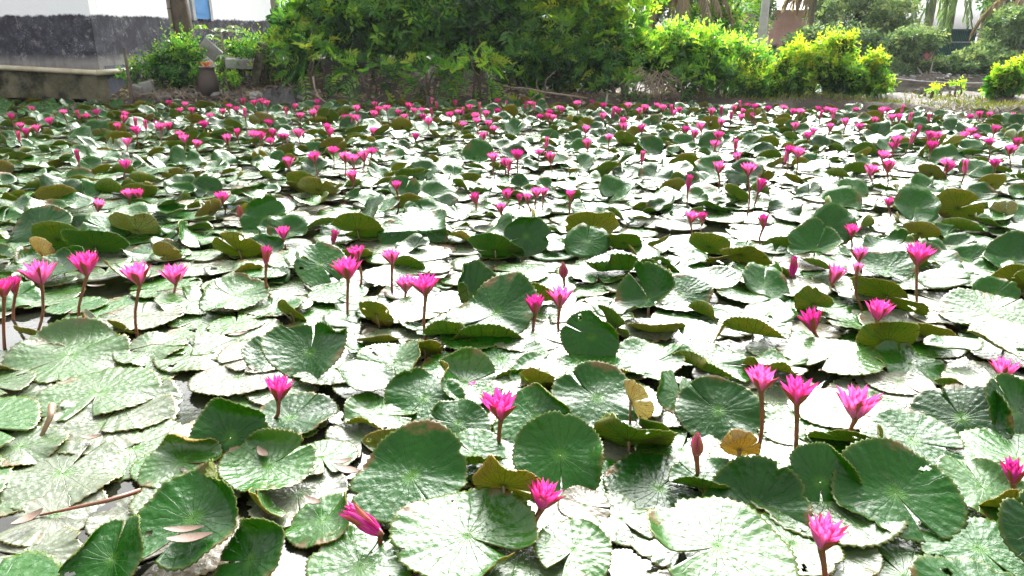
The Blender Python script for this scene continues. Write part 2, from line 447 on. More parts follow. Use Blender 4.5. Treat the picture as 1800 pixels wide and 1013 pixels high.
W = MB(); W.box((0.003, 3.7, 1.78), (0.05, 4.35, 3.1)); win = W.build('window_shutter', M['blue'], house)
W = MB(); W.box((0.003, 4.353, 1.74), (0.07, 4.47, 3.16)); W.build('shutter_frame', M['frame'], win)
W = MB(); W.box((0.003, 3.58, 1.74), (0.07, 3.697, 3.16)); W.build('shutter_frame', M['frame'], win)
W = MB()
W.box((0.051, 3.76, 1.90), (0.058, 4.28, 1.96)); W.build('shutter_batten', M['blue'], win)
W = MB(); W.box((0.051, 3.76, 2.45), (0.058, 4.28, 2.51)); W.build('shutter_batten', M['blue'], win)

# ------------------------------------------------------------------ foliage builder
def leaflets(pos, dirs, nrm, L, Wd, tint, fold=0.12, droop=0.12):
    """folded six-cornered leaf blades: verts, quads, tint"""
    n = len(pos)
    side = np.cross(dirs, nrm); side /= np.linalg.norm(side, axis=1, keepdims=True) + 1e-9
    nn = np.cross(side, dirs)
    L = L[:, None]; Wd = Wd[:, None]
    b = pos
    l1 = pos + dirs * L * .30 + side * Wd * .5 + nn * Wd * fold * 2
    l2 = pos + dirs * L * .68 + side * Wd * .40 + nn * (Wd * fold * 1.6 - L * droop * .4)
    tp = pos + dirs * L - nn * L * droop
    r1 = pos + dirs * L * .30 - side * Wd * .5 + nn * Wd * fold * 2
    r2 = pos + dirs * L * .68 - side * Wd * .40 + nn * (Wd * fold * 1.6 - L * droop * .4)
    V = np.stack([b, l1, l2, tp, r2, r1], 1).reshape(-1, 3)
    o = np.arange(n)[:, None] * 6
    F = np.concatenate([o + np.array([[0, 3, 2, 1]]), o + np.array([[0, 5, 4, 3]])])
    return V, F, np.repeat(tint, 6)
def unit(v): return v / (np.linalg.norm(v, axis=1, keepdims=True) + 1e-9)
def foliage(lobes, n_spray, n_leaf, leaf_len, leaf_w, seed, up=0.5, spread=1.0, shell=(0.55, 1.05), rach=0.30, droop=0.35,
            tint0=0.35, tint_top=0.35, tint_rand=0.18, mode='pinnate', zmin=0.05):
    """sprays of leaves through the outer shell of several lobes (cx,cy,cz,rx,ry,rz)"""
    rg = np.random.default_rng(seed)
    lb = np.array(lobes, float)
    wgt = lb[:, 3] * lb[:, 5]; wgt /= wgt.sum()
    k = rg.choice(len(lb), n_spray, p=wgt)
    d = unit(rg.normal(size=(n_spray, 3)))
    d[:, 2] = np.where(rg.random(n_spray) < 0.35, np.abs(d[:, 2]), d[:, 2])
    rad = rg.uniform(shell[0], shell[1], n_spray) ** 0.7
    P = lb[k, :3] + d * lb[k, 3:6] * rad[:, None]
    ok = P[:, 2] > zmin
    P, d, k, rad = P[ok], d[ok], k[ok], rad[ok]; n = len(P)
    ax = unit(d * spread + np.array([0, 0, up]) + rg.normal(size=(n, 3)) * 0.45)
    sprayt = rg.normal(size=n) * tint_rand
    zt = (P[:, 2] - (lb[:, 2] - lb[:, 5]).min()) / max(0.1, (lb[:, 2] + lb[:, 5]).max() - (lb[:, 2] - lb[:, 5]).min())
    base_t = tint0 + tint_top * (zt - 0.5) * 1.3 + sprayt + (rad - 0.8) * 0.4  # lighter upward: young shoot tips, with sunlit tops also put into the tint
    pos, dr, nr, LL, WW, TT = [], [], [], [], [], []
    ref = unit(np.cross(ax, rg.normal(size=(n, 3))))             # sideways across the spray
    upn = unit(np.cross(ref, ax)); upn *= np.sign(upn[:, 2:3] + 1e-6)
    rl = rach * rg.uniform(0.6, 1.25, n)
    for j in range(n_leaf):
        if mode == 'pinnate':
            tj = 0.18 + 0.82 * (j // 2) / max(1, (n_leaf - 1) // 2)
            sgn = 1 if j % 2 else -1
            last = j == n_leaf - 1
            q = P + ax * (rl * tj)[:, None] + np.array([0, 0, -1]) * (droop * rl * tj ** 2)[:, None]
            dd = ax if last else unit(ax * 0.55 + ref * sgn * 0.85 + np.array([0, 0, -0.25 * droop]))
            sz = 1.0 - 0.35 * abs(tj - 0.55)
        else:                                                      # whorled, leaves all around the shoot
            a = 2.4 * j + rg.random(n) * 0.8
            tj = j / max(1, n_leaf - 1)
            q = P + ax * (rl * tj)[:, None]
            dd = unit(ax * (0.25 + 0.7 * tj) + ref * np.cos(a)[:, None] + upn * np.sin(a)[:, None] + np.array([0, 0, -0.3 * droop]))
            sz = 1.0 - 0.35 * tj
        s = sz * rg.uniform(0.75, 1.2, n)
        pos.append(q); dr.append(unit(dd + rg.normal(size=(n, 3)) * 0.12)); nr.append(unit(upn + rg.normal(size=(n, 3)) * 0.35))
        LL.append(leaf_len * s); WW.append(leaf_w * s * rg.uniform(0.85, 1.15, n))
        TT.append(np.clip(base_t + rg.normal(size=n) * 0.07 + 0.10 * tj, 0.01, 0.99))
    return leaflets(np.concatenate(pos), np.concatenate(dr), np.concatenate(nr), np.concatenate(LL), np.concatenate(WW), np.concatenate(TT))
def clumps(lobes, k, seed, f=.5):
    """break big lobes into uneven smaller clumps over their surface"""
    rnd = random.Random(seed); out = []
    for l in lobes:
        for _ in range(k):
            d = Vector((rnd.gauss(0, 1), rnd.gauss(0, 1) - .25, rnd.gauss(0, 1) + .15)).normalized(); s = rnd.uniform(.6, .95); q = f * rnd.uniform(.55, 1.15)
            out.append((l[0] + d.x * l[3] * s, l[1] + d.y * l[4] * s, l[2] + d.z * l[5] * s, l[3] * q, l[4] * q, l[5] * q * .8))
    return out
def leafy(name, label, cat, loc, lobes, mat, group=None, trunk=None, trunk_mat=None, crown='foliage', stems=7, seed=0, layers=()):
    """a bush or tree: Empty > foliage + stems"""
    e = empty(name, loc)
    tag(e, label, cat, group)
    Vs, Fs, Ts, o = [], [], [], 0
    for i, kw in enumerate(layers):
        kw = dict(kw)
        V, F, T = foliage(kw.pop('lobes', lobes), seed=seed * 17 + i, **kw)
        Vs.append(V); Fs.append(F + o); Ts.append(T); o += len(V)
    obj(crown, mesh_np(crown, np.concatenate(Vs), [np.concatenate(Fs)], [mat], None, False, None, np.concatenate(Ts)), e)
    rnd = random.Random(seed)
    s = MB()
    if trunk:
        for pts, rad in trunk: s.tube(pts, rad, 9)
    else:
        for i in range(stems):
            l = lobes[rnd.randrange(len(lobes))]
            p0 = Vector((l[0] * 0.6 + rnd.uniform(-.15, .15), l[1] * 0.6 + rnd.uniform(-.1, .1), -0.15))
            p2 = Vector((l[0] + rnd.uniform(-.5, .5) * l[3], l[1] + rnd.uniform(-.5, .5) * l[4], l[2] + 0.5 * l[5]))
            pm = p0.lerp(p2, 0.5) + Vector((rnd.uniform(-.12, .12), rnd.uniform(-.12, .12), 0.1))
            s.tube([p0, pm, p2], [0.028, 0.02, 0.008], 6)
    s.build('trunk' if trunk else 'stem', trunk_mat or M['bark'], e, True)
    return e
M['bark'] = simple('bark', (0.055, 0.038, 0.026), (0.11, 0.082, 0.058), 8, 0.9, 0.6, 0.02)
M['bark_pale'] = simple('pale_bark', (0.30, 0.27, 0.22), (0.20, 0.17, 0.13), 8, 0.9, 0.5, 0.02)
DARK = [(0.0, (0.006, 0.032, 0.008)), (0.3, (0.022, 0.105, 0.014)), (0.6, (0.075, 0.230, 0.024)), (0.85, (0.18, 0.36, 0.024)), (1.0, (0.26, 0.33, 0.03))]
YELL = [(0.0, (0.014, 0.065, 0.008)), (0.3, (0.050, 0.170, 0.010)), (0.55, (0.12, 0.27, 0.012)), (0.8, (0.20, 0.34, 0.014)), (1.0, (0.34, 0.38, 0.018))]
PALE = [(0.0, (0.030, 0.065, 0.028)), (0.4, (0.080, 0.160, 0.065)), (0.75, (0.16, 0.25, 0.095)), (1.0, (0.27, 0.34, 0.14))]  # grey-greens brightened: the haze over far trees is put into the colour
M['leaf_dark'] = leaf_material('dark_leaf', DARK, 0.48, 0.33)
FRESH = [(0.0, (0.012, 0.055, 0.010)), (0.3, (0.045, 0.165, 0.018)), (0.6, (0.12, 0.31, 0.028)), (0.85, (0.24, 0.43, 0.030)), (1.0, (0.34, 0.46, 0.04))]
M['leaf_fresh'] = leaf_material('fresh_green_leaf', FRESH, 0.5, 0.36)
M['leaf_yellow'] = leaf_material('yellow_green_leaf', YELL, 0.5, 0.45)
M['grass'] = leaf_material('bank_grass', [(0.0, (0.05, 0.10, 0.012)), (0.5, (0.13, 0.17, 0.025)), (1.0, (0.24, 0.20, 0.07))], 0.3, 0.6)
M['leaf_pale'] = leaf_material('hazed_grey_green_leaf', PALE, 0.3, 0.5)
M['frond_green'] = leaf_material('palm_frond_green', PALE, 0.3, 0.5)
M['frond_dry'] = leaf_material('palm_frond_dry', [(0.0, (0.12, 0.09, 0.06)), (0.5, (0.26, 0.21, 0.14)), (1.0, (0.42, 0.36, 0.24))], 0.25, 0.7)
def gz(x, y): return float(ground_z(x, y))
def base_at(px, Y):
    p = A(px, 100, Y); return Vector((p.x, Y, gz(p.x, Y)))
# ------------------------------------------------------------------ far buildings
M['pink_wall'] = simple('pink_plaster', (0.56, 0.36, 0.33), (0.46, 0.27, 0.24), 1.5, 0.85, 0.2)
M['teal'] = simple('teal_sheet', (0.020, 0.115, 0.120), (0.030, 0.150, 0.150), 2, 0.6, 0.1)
M['grey_wall'] = simple('grey_plaster', (0.34, 0.32, 0.32), (0.22, 0.21, 0.22), 1.5, 0.85, 0.2)
M['brown_wall'] = simple('brown_brick_wall', (0.22, 0.15, 0.11), (0.14, 0.10, 0.08), 3, 0.9, 0.4)
M['dark_opening'] = simple('dark_window', (0.03, 0.03, 0.04), (0.05, 0.05, 0.06), 3, 0.3, 0.0)
M['tin'] = simple('pale_tin', (0.55, 0.55, 0.55), (0.42, 0.40, 0.38), 3, 0.5, 0.1)
def span(px0, px1, Y): return A(px0, 60, Y).x, A(px1, 60, Y).x
def zat(py, Y): return A(900, py, Y).z

x0, x1 = span(1352, 1408, 33)
h = empty('pink_house', (x0, 33, 0)); tag(h, 'far pink plastered house with a small dark window behind the trees', 'house')
w = x1 - x0 + 0.3
m = MB(); m.box((0, 0, 0.1), (w, 5, zat(18, 33))); m.build('wall', M['pink_wall'], h)
m = MB(); zt = zat(18, 33); m.add([(-.3, -.4, zt + .003), (w + .3, -.4, zt + .003), (w + .3, 5.4, zt + .003), (-.3, 5.4, zt + .003), (-.3, 2.5, zt + 1.3), (w + .3, 2.5, zt + 1.3)],
      [(0, 1, 5, 4), (2, 3, 4, 5), (0, 4, 3), (1, 2, 5), (3, 2, 1, 0)]); m.build('roof', M['tin'], h)
wx0, wx1 = span(1354, 1367, 33)
m = MB(); m.box((wx0 - x0, -0.03, zat(97, 33)), (wx1 - x0, -0.003, zat(80, 33))); wi = m.build('window', M['dark_opening'], h)
m = MB(); m.box((wx0 - x0 - .06, -0.05, zat(80, 33)), (wx1 - x0 + .06, -0.004, zat(80, 33) + .07)); m.build('lintel', M['grey_wall'], wi)

x0, x1 = span(1592, 1716, 31)
h = empty('teal_shed', (x0, 31, 0)); tag(h, 'far dark teal corrugated metal shed across the second pond', 'shed')
m = MB()
n = 40; ww = x1 - x0
vs_, fs = [], []
for i in range(n * 2 + 1):
    xx = ww * i / (n * 2); yy = 0.03 * (i % 2)
    vs_ += [(xx, yy, 0.1), (xx, yy, zat(54, 31))]
for i in range(n * 2): fs.append((i*2, i*2+2, i*2+3, i*2+1))
m.add(vs_, fs); m.box((0, 0.05, 0.1), (ww, 3.5, zat(54, 31) - .01)); m.build('wall', M['teal'], h)
m = MB(); m.box((-.2, -.25, zat(54, 31) + .003), (ww + .2, 3.8, zat(54, 31) + .06)); m.build('roof', M['teal'], h)
m = MB(); m.box((0, -0.035, zat(75, 31)), (ww, -0.003, zat(73.5, 31))); m.build('rail', M['tin'], h)

for px0, px1, y0, y1, Y, mt, lab, nm in (
        (1480, 1538, 70, 118, 30, 'grey_wall', 'low grey far wall left of the pink garden wall', 'garden_wall'),
        (1534, 1586, 64, 120, 31.5, 'pink_wall', 'low pink far wall between grey wall and teal shed', 'garden_wall'),
        (1200, 1345, 50, 130, 31, 'grey_wall', 'long low grey wall behind the utility pole', 'garden_wall'),
        (484, 640, 17, 110, 27, 'brown_wall', 'brown weathered wall behind the ringed palm trunk', 'garden_wall')):
    a0, a1 = span(px0, px1, Y)
    e = empty(nm, ((a0 + a1) / 2, Y, 0)); tag(e, lab, 'wall')
    m = MB(); m.box((-(a1 - a0) / 2, 0, 0.0), ((a1 - a0) / 2, 0.2, zat(y0, Y))); m.build('wall_body', M[mt], e)
    m = MB(); m.box((-(a1 - a0) / 2 - .05, -.05, zat(y0, Y) + .003), ((a1 - a0) / 2 + .05, .25, zat(y0, Y) + .08)); m.build('coping', M['grey_wall'], e)

# ------------------------------------------------------------------ utility pole and line
M['concrete'] = simple('pole_concrete', (0.50, 0.50, 0.47), (0.40, 0.40, 0.38), 6, 0.8, 0.2)
b = base_at(1336, 20.5)
e = empty('utility_pole', b); tag(e, 'pale concrete utility pole rising behind the bushes', 'pole')
m = MB(); m.tube([(0, 0, -.4), (0, 0, 3), (0.0, 0, 6.5)], [.115, .105, .085], 14); m.build('shaft', M['concrete'], e, True)
m = MB(); m.box((-.6, -.06, 6.0), (.6, .06, 6.12)); m.build('crossarm', M['bark'], e)
m = MB(); pts = []
for i, (px, py) in enumerate(((1412, 76), (1440, 95), (1475, 112), (1520, 128), (1560, 137), (1620, 143), (1690, 146), (1760, 146))):
    pts.append(A(px, py, 19.0 + i * .35))
m.tube(pts, 0.014, 5); tag(m.build('rope', M['tin'], None, True), 'thin pale rope sagging over the second pond', 'rope')

# ------------------------------------------------------------------ trunks in front of the house
b = base_at(335, 17.3)
leafy('tree', 'stout brown tree trunk standing before the white house wall', 'tree', b, [(-.6, .3, 6.6, 1.6, 1.5, 1.1), (.6, .2, 6.9, 1.4, 1.3, 1.0)], M['leaf_dark'],
      trunk=[([(0, 0, -.3), (-.04, 0, .6), (-.12, 0, 1.6), (-.22, 0, 3.2), (-.3, .1, 5.2), (-.5, .2, 6.4)], [.24, .20, .185, .17, .14, .05]),
             ([(-.3, .1, 5.0), (.3, .1, 6.0), (.7, .1, 6.8)], [.09, .06, .02])], crown='crown', seed=3,
      layers=[dict(n_spray=500, n_leaf=7, leaf_len=.16, leaf_w=.07)])
b = base_at(311, 17.2)
m = MB(); m.tube([(0, 0, -.3), (-.02, 0, 1.2), (-.03, 0, 2.6), (-.06, 0, 4.2)], [.05, .046, .04, .035], 8)
e = empty('bamboo_pole', b); tag(e, 'thin pale bamboo pole beside the stout tree trunk', 'pole'); m.build('cane', M['bark_pale'], e, True)
m = MB()
for z in (.5, .9, 1.3, 1.7, 2.1, 2.6, 3.1, 3.6): m.tube([(-.02, 0, z - .012), (-.02, 0, z + .012)], .053, 8)
m.build('node_ring', M['bark'], e, True)

FROND_CACHE = {}
def frond_mesh(L, sag, mat, seed, n=34, ll=.55):
    """one palm frond along +x: rachis plus hanging leaflets"""
    rg = np.random.default_rng(seed)
    tt = np.linspace(0.12, 1, n)
    px_ = L * (tt - .22 * sag * tt ** 2); pz_ = L * (.35 * tt - sag * tt ** 2)
    P = np.stack([px_, np.zeros(n), pz_], 1)
    D = np.gradient(P, axis=0); D = unit(D)
    pos, dr, nr = [], [], []
    for sgn in (1, -1):
        pos.append(P); side = np.array([[0, sgn, 0]])
        dr.append(unit(D * .55 + side * .6 + np.array([[0, 0, -.75]]) + rg.normal(size=(n, 3)) * .1))
        nr.append(unit(np.array([[0, 0, 1]]) + side * .8 + rg.normal(size=(n, 3)) * .2))
    pos, dr, nr = map(np.concatenate, (pos, dr, nr))
    L_ = np.tile(ll * (1 - .75 * np.abs(tt - .45) ** 1.3), 2) * rg.uniform(.85, 1.1, 2 * n)
    V, F, T = leaflets(pos, dr, nr, L_, np.full(2 * n, .055), np.clip(.5 + rg.normal(size=2 * n) * .2, 0, 1), .25, .15)
    # rachis as a thin triangular bar
    rp = np.linspace(0, 1, 12); R3 = np.stack([L * (rp - .22 * sag * rp ** 2), 0 * rp, L * (.35 * rp - sag * rp ** 2)], 1)
    wdt = .03 * (1 - rp * .8)
    ring = np.stack([R3 + np.stack([0*rp, wdt, 0*rp], 1), R3 - np.stack([0*rp, wdt, 0*rp], 1), R3 - np.stack([0*rp, 0*rp, wdt * 1.3], 1)], 1).reshape(-1, 3)
    q = []
    for i in range(11):
        for k_ in range(3): q.append((i*3+k_, i*3+(k_+1) % 3, (i+1)*3+(k_+1) % 3, (i+1)*3+k_))
    o = len(V)
    return mesh_np('frond', np.concatenate([V, ring]), [np.concatenate([F, np.array(q) + o])], [mat], None, False, None, np.concatenate([T, np.full(len(ring), .7)]))
def palm(px, Y, zc, n, L, mat, label, seed, sag=(.5, .95), tr=.13, az=None):
    b = base_at(px, Y); e = empty('palm_tree', b); tag(e, label, 'palm tree')
    rnd = random.Random(seed); h = zc - b.z
    m = MB(); k = 14
    m.tube([(0.12 * math.sin(i / k * 2), 0, -.3 + (h + .3) * i / k) for i in range(k + 1)], [tr * (1.25 - .4 * i / k) * (1 + .05 * (i % 2)) for i in range(k + 1)], 10)
    m.build('trunk', M['bark_pale'], e, True)
    ms = [frond_mesh(L, rnd.uniform(*sag), mat, seed * 10 + i) for i in range(4)]
    for i in range(n):
        o = obj('frond', ms[i % 4], e, (0.11, 0, h))
        a = (2 * math.pi * i / n + rnd.uniform(-.2, .2)) if az is None else rnd.uniform(*az)
        o.rotation_euler = (rnd.uniform(-.2, .2), rnd.uniform(-.25, .45), a)
        s = rnd.uniform(.8, 1.1); o.scale = (s, s, s)
palm(1618, 29.5, 3.7, 16, 3.0, M['frond_green'], 'coconut palm with long grey-green fronds hanging before the teal shed', 5, (.75, 1.25))
palm(1716, 33.0, 4.1, 15, 3.0, M['frond_green'], 'second coconut palm with fronds hanging right of the teal shed', 9, (.75, 1.2))
palm(1185, 26.5, 3.2, 11, 2.2, M['frond_dry'], 'palm with drooping dry tan fronds behind the yellow-green bush', 6, (.55, .95))
palm(1412, 30.0, 3.3, 9, 1.3, M['frond_dry'], 'palm with brown fronds hanging over the pink house', 7, (.9, 1.4))
palm(1806, 26.0, 2.9, 9, 2.0, M['frond_dry'], 'palm with dry hanging fronds at the edge behind the second pond', 8, (.9, 1.4))
b = base_at(491, 18.3); e = empty('palm_tree', b); tag(e, 'slender ringed palm trunk at the end of the white house wall', 'palm tree')
m = MB(); k = 60
m.tube([(.02 * math.sin(i * .1), 0, -.3 + 4.9 * i / k) for i in range(k + 1)], [.095 * (1 + .07 * (i % 2)) for i in range(k + 1)], 10); m.build('trunk', M['bark_pale'], e, True)
fm = frond_mesh(1.9, .7, M['frond_green'], 77)
for i in range(9):
    o = obj('frond', fm, e, (0, 0, 4.6)); o.rotation_euler = (0, -.35 + .1 * (i % 3), i * .7)

# ------------------------------------------------------------------ bushes along the far bank
def bush(px, Y, lobes, mat, label, seed, layers, name='bush', stems=9, group='bushes along the far bank'):
    b = base_at(px, Y)
    if name == 'bush' and mat in ('leaf_dark', 'leaf_fresh') and 16.5 < Y < 19:
        for l in layers: l['n_spray'] = int(l['n_spray'] * 1.5)
    core = lobes
    if name == 'bush':
        layers = [dict(l, lobes=clumps(lobes, 7, seed * 5 + i)) if 'lobes' not in l else l for i, l in enumerate(layers)]
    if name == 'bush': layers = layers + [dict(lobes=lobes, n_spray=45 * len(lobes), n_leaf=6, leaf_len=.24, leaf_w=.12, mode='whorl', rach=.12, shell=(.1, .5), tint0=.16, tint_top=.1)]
    if name == 'bush' and len(lobes) > 2:                       # loose shoots standing out of the outline
        rr_ = random.Random(seed * 3)
        sh = []
        for _ in range(5 * len(lobes)):
            l = rr_.choice(lobes); an_ = rr_.uniform(-.2, math.pi + .2)
            sh.append((l[0] + l[3] * math.cos(an_) * rr_.uniform(.85, 1.12), l[1] - l[4] * rr_.uniform(0, .6), l[2] + l[5] * math.sin(an_) * rr_.uniform(.9, 1.25), .07, .07, rr_.uniform(.10, .24)))
        layers = layers + [dict(layers[0], lobes=sh, n_spray=7 * len(sh), tint0=layers[0]['tint0'] + .16, tint_top=.2, shell=(.1, 1.0), up=1.2)]
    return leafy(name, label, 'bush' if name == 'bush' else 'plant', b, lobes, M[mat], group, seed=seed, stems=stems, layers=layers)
CORE = 1
def PIN(n, ll=.15, lw=.055, nl=9, **k): k.setdefault('tint_rand', .24); return dict(n_spray=n, n_leaf=nl, leaf_len=ll, leaf_w=lw, **k)
def WHO(n, ll=.13, lw=.055, nl=7, **k): k.setdefault('tint_rand', .22); return dict(n_spray=n, n_leaf=nl, leaf_len=ll, leaf_w=lw, mode='whorl', **k)
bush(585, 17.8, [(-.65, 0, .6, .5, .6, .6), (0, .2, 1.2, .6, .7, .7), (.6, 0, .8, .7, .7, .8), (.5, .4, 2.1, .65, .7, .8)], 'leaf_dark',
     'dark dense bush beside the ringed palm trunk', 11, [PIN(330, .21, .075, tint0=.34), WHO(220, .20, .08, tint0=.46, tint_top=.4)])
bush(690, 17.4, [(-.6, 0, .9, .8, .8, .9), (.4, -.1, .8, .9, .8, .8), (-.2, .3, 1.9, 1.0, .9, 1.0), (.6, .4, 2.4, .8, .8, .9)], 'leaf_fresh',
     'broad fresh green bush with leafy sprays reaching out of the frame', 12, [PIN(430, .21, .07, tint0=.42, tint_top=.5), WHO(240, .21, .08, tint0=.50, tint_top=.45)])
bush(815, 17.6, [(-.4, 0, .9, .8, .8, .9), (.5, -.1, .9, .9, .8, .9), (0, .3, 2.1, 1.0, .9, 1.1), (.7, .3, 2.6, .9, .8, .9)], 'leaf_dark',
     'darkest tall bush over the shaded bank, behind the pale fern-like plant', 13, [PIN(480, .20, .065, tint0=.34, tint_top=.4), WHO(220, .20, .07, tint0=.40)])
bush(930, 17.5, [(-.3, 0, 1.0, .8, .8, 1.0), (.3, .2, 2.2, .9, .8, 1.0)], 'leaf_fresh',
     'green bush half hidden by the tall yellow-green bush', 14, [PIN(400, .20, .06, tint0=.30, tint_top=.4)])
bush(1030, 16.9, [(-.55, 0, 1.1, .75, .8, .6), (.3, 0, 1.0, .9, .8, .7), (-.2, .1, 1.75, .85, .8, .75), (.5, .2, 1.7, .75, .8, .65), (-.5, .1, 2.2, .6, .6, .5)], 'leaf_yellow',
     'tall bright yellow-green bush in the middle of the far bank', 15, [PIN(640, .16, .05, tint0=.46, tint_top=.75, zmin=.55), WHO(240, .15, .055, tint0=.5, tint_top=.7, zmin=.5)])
bush(1040, 16.6, [(-.7, 0, .5, .8, .6, .55), (.3, -.1, .55, .9, .6, .6)], 'leaf_dark',
     'low dark shaded bush at the foot of the tall yellow-green bush', 16, [PIN(430, .15, .05, tint0=.25)])
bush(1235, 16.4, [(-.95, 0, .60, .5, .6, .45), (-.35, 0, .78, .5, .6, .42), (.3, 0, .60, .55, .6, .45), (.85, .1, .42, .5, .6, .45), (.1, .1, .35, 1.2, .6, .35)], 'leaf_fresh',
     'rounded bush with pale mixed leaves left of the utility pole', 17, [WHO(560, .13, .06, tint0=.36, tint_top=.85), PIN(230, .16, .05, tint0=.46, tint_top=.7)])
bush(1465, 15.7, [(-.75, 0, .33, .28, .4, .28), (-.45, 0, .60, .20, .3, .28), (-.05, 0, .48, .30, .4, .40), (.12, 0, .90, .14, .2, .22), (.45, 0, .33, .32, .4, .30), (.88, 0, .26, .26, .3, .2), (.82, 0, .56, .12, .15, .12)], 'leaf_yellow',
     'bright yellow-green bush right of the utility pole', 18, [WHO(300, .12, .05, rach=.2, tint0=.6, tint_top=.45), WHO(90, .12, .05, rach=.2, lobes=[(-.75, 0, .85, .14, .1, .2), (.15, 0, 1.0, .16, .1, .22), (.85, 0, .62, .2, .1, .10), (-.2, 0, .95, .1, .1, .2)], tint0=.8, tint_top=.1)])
bush(1480, 15.5, [(.1, 0, .33, .42, .3, .33)], 'leaf_dark', 'small darker bush inside the bright yellow-green bush', 19, [WHO(130, .11, .05, tint0=.5)])
bush(1340, 15.9, [(0, 0, .22, .5, .5, .28), (-.2, .1, .45, .3, .4, .28)], 'leaf_yellow', 'low yellow-green bush under the utility pole', 20, [WHO(260, .11, .045, tint0=.6, tint_top=.5)])
bush(1778, 14.4, [(.05, 0, .42, .26, .3, .20), (.22, 0, .55, .2, .2, .16), (-.1, 0, .36, .2, .2, .14)], 'leaf_yellow',
     'small round bush on a root mound at the muddy bank', 21, [WHO(150, .10, .045, rach=.14, tint0=.5, tint_top=.6, zmin=.2)])
for px, Y, h, lab in ((1693, 15.6, .5, 'young yellow-green sapling at the edge of the second pond'), (1655, 15.4, .3, 'small yellow weed on the narrow bank'), (1752, 15.2, .32, 'small weed between sapling and round bush on the bank')):
    bush(px, Y, [(0, 0, h * .55, .10, .1, h * .3)], 'leaf_yellow', lab, int(px), [WHO(12, .08, .04, rach=.10, tint0=.6)], 'plant', 3, 'small plants on the narrow bank')
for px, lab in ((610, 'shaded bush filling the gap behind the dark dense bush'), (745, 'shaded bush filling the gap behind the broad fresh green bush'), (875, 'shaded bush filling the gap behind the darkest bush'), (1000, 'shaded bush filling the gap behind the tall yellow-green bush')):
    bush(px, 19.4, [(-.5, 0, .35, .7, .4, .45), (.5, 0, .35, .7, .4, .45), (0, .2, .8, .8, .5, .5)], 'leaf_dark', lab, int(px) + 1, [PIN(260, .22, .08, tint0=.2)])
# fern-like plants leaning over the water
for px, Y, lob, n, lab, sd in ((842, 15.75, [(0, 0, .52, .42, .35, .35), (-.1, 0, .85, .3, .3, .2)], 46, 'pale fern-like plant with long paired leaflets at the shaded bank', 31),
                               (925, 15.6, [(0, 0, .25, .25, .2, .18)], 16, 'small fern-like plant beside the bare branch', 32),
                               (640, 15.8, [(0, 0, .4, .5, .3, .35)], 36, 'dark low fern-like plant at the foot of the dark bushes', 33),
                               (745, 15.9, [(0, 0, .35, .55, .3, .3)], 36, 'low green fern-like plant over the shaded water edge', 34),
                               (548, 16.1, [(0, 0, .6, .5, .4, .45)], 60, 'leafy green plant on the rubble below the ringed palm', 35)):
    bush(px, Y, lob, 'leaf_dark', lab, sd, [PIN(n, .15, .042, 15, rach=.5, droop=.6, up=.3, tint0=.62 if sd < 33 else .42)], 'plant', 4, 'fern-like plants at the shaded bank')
bush(316, 16.3, [(-.2, 0, .45, .42, .35, .32), (.12, 0, .35, .35, .35, .3), (0, .1, .72, .26, .3, .25)], 'leaf_dark', 'dark small-leaved creeper heap below the stout tree trunk', 36,
     [WHO(420, .09, .055, tint0=.34)])
bush(440, 17.1, [(-.2, 0, .45, .4, .3, .28), (.3, 0, .4, .35, .3, .3)], 'leaf_fresh', 'low leafy bush on the broken slabs below the white wall', 41, [WHO(150, .12, .05, rach=.2, tint0=.45)])
bush(508, 16.9, [(-.15, 0, .5, .3, .3, .4), (.2, 0, .75, .3, .3, .4), (.1, 0, .3, .4, .3, .3)], 'leaf_dark', 'leafy bush hugging the foot of the ringed palm', 42, [PIN(150, .15, .055, rach=.22, tint0=.45)])
bush(354, 16.0, [(0, 0, .28, .2, .15, .2)], 'leaf_dark', 'small weed clump left of the clay jar', 43, [WHO(46, .09, .05, rach=.12, tint0=.4)], 'plant')
bush(396, 16.0, [(0, 0, .25, .22, .15, .18)], 'leaf_fresh', 'small weed clump right of the clay jar', 44, [WHO(40, .09, .05, rach=.12, tint0=.5)], 'plant')
bush(1385, 15.9, [(-.2, 0, .3, .3, .3, .3), (.2, 0, .25, .3, .3, .25), (0, 0, .6, .12, .1, .2)], 'leaf_yellow', 'wispy yellow-green bush joining the pale and bright bushes', 45, [WHO(130, .11, .045, rach=.2, tint0=.55, tint_top=.4)])
bush(245, 16.0, [(0, 0, .35, .3, .25, .25)], 'leaf_dark', 'small dark weed clump beside the drain pipe', 37, [WHO(90, .08, .05, tint0=.32)], 'plant')
bush(470, 16.6, [(0, 0, .75, .5, .3, .25), (-.3, 0, .55, .4, .3, .25)], 'leaf_dark', 'thin green weeds on the broken slabs', 38, [WHO(120, .10, .05, tint0=.5)], 'plant')
bush(1095, 15.9, [(0, 0, .18, .5, .3, .18)], 'leaf_dark', 'low dark weeds under the dry roots', 39, [PIN(60, .13, .045, 9, tint0=.45)], 'plant')
bush(1270, 15.8, [(-.3, 0, .25, .7, .3, .25), (.5, 0, .22, .6, .3, .2)], 'leaf_dark', 'shaded low weeds below the rounded pale bush', 40, [PIN(150, .13, .04, 9, tint0=.36)], 'plant')
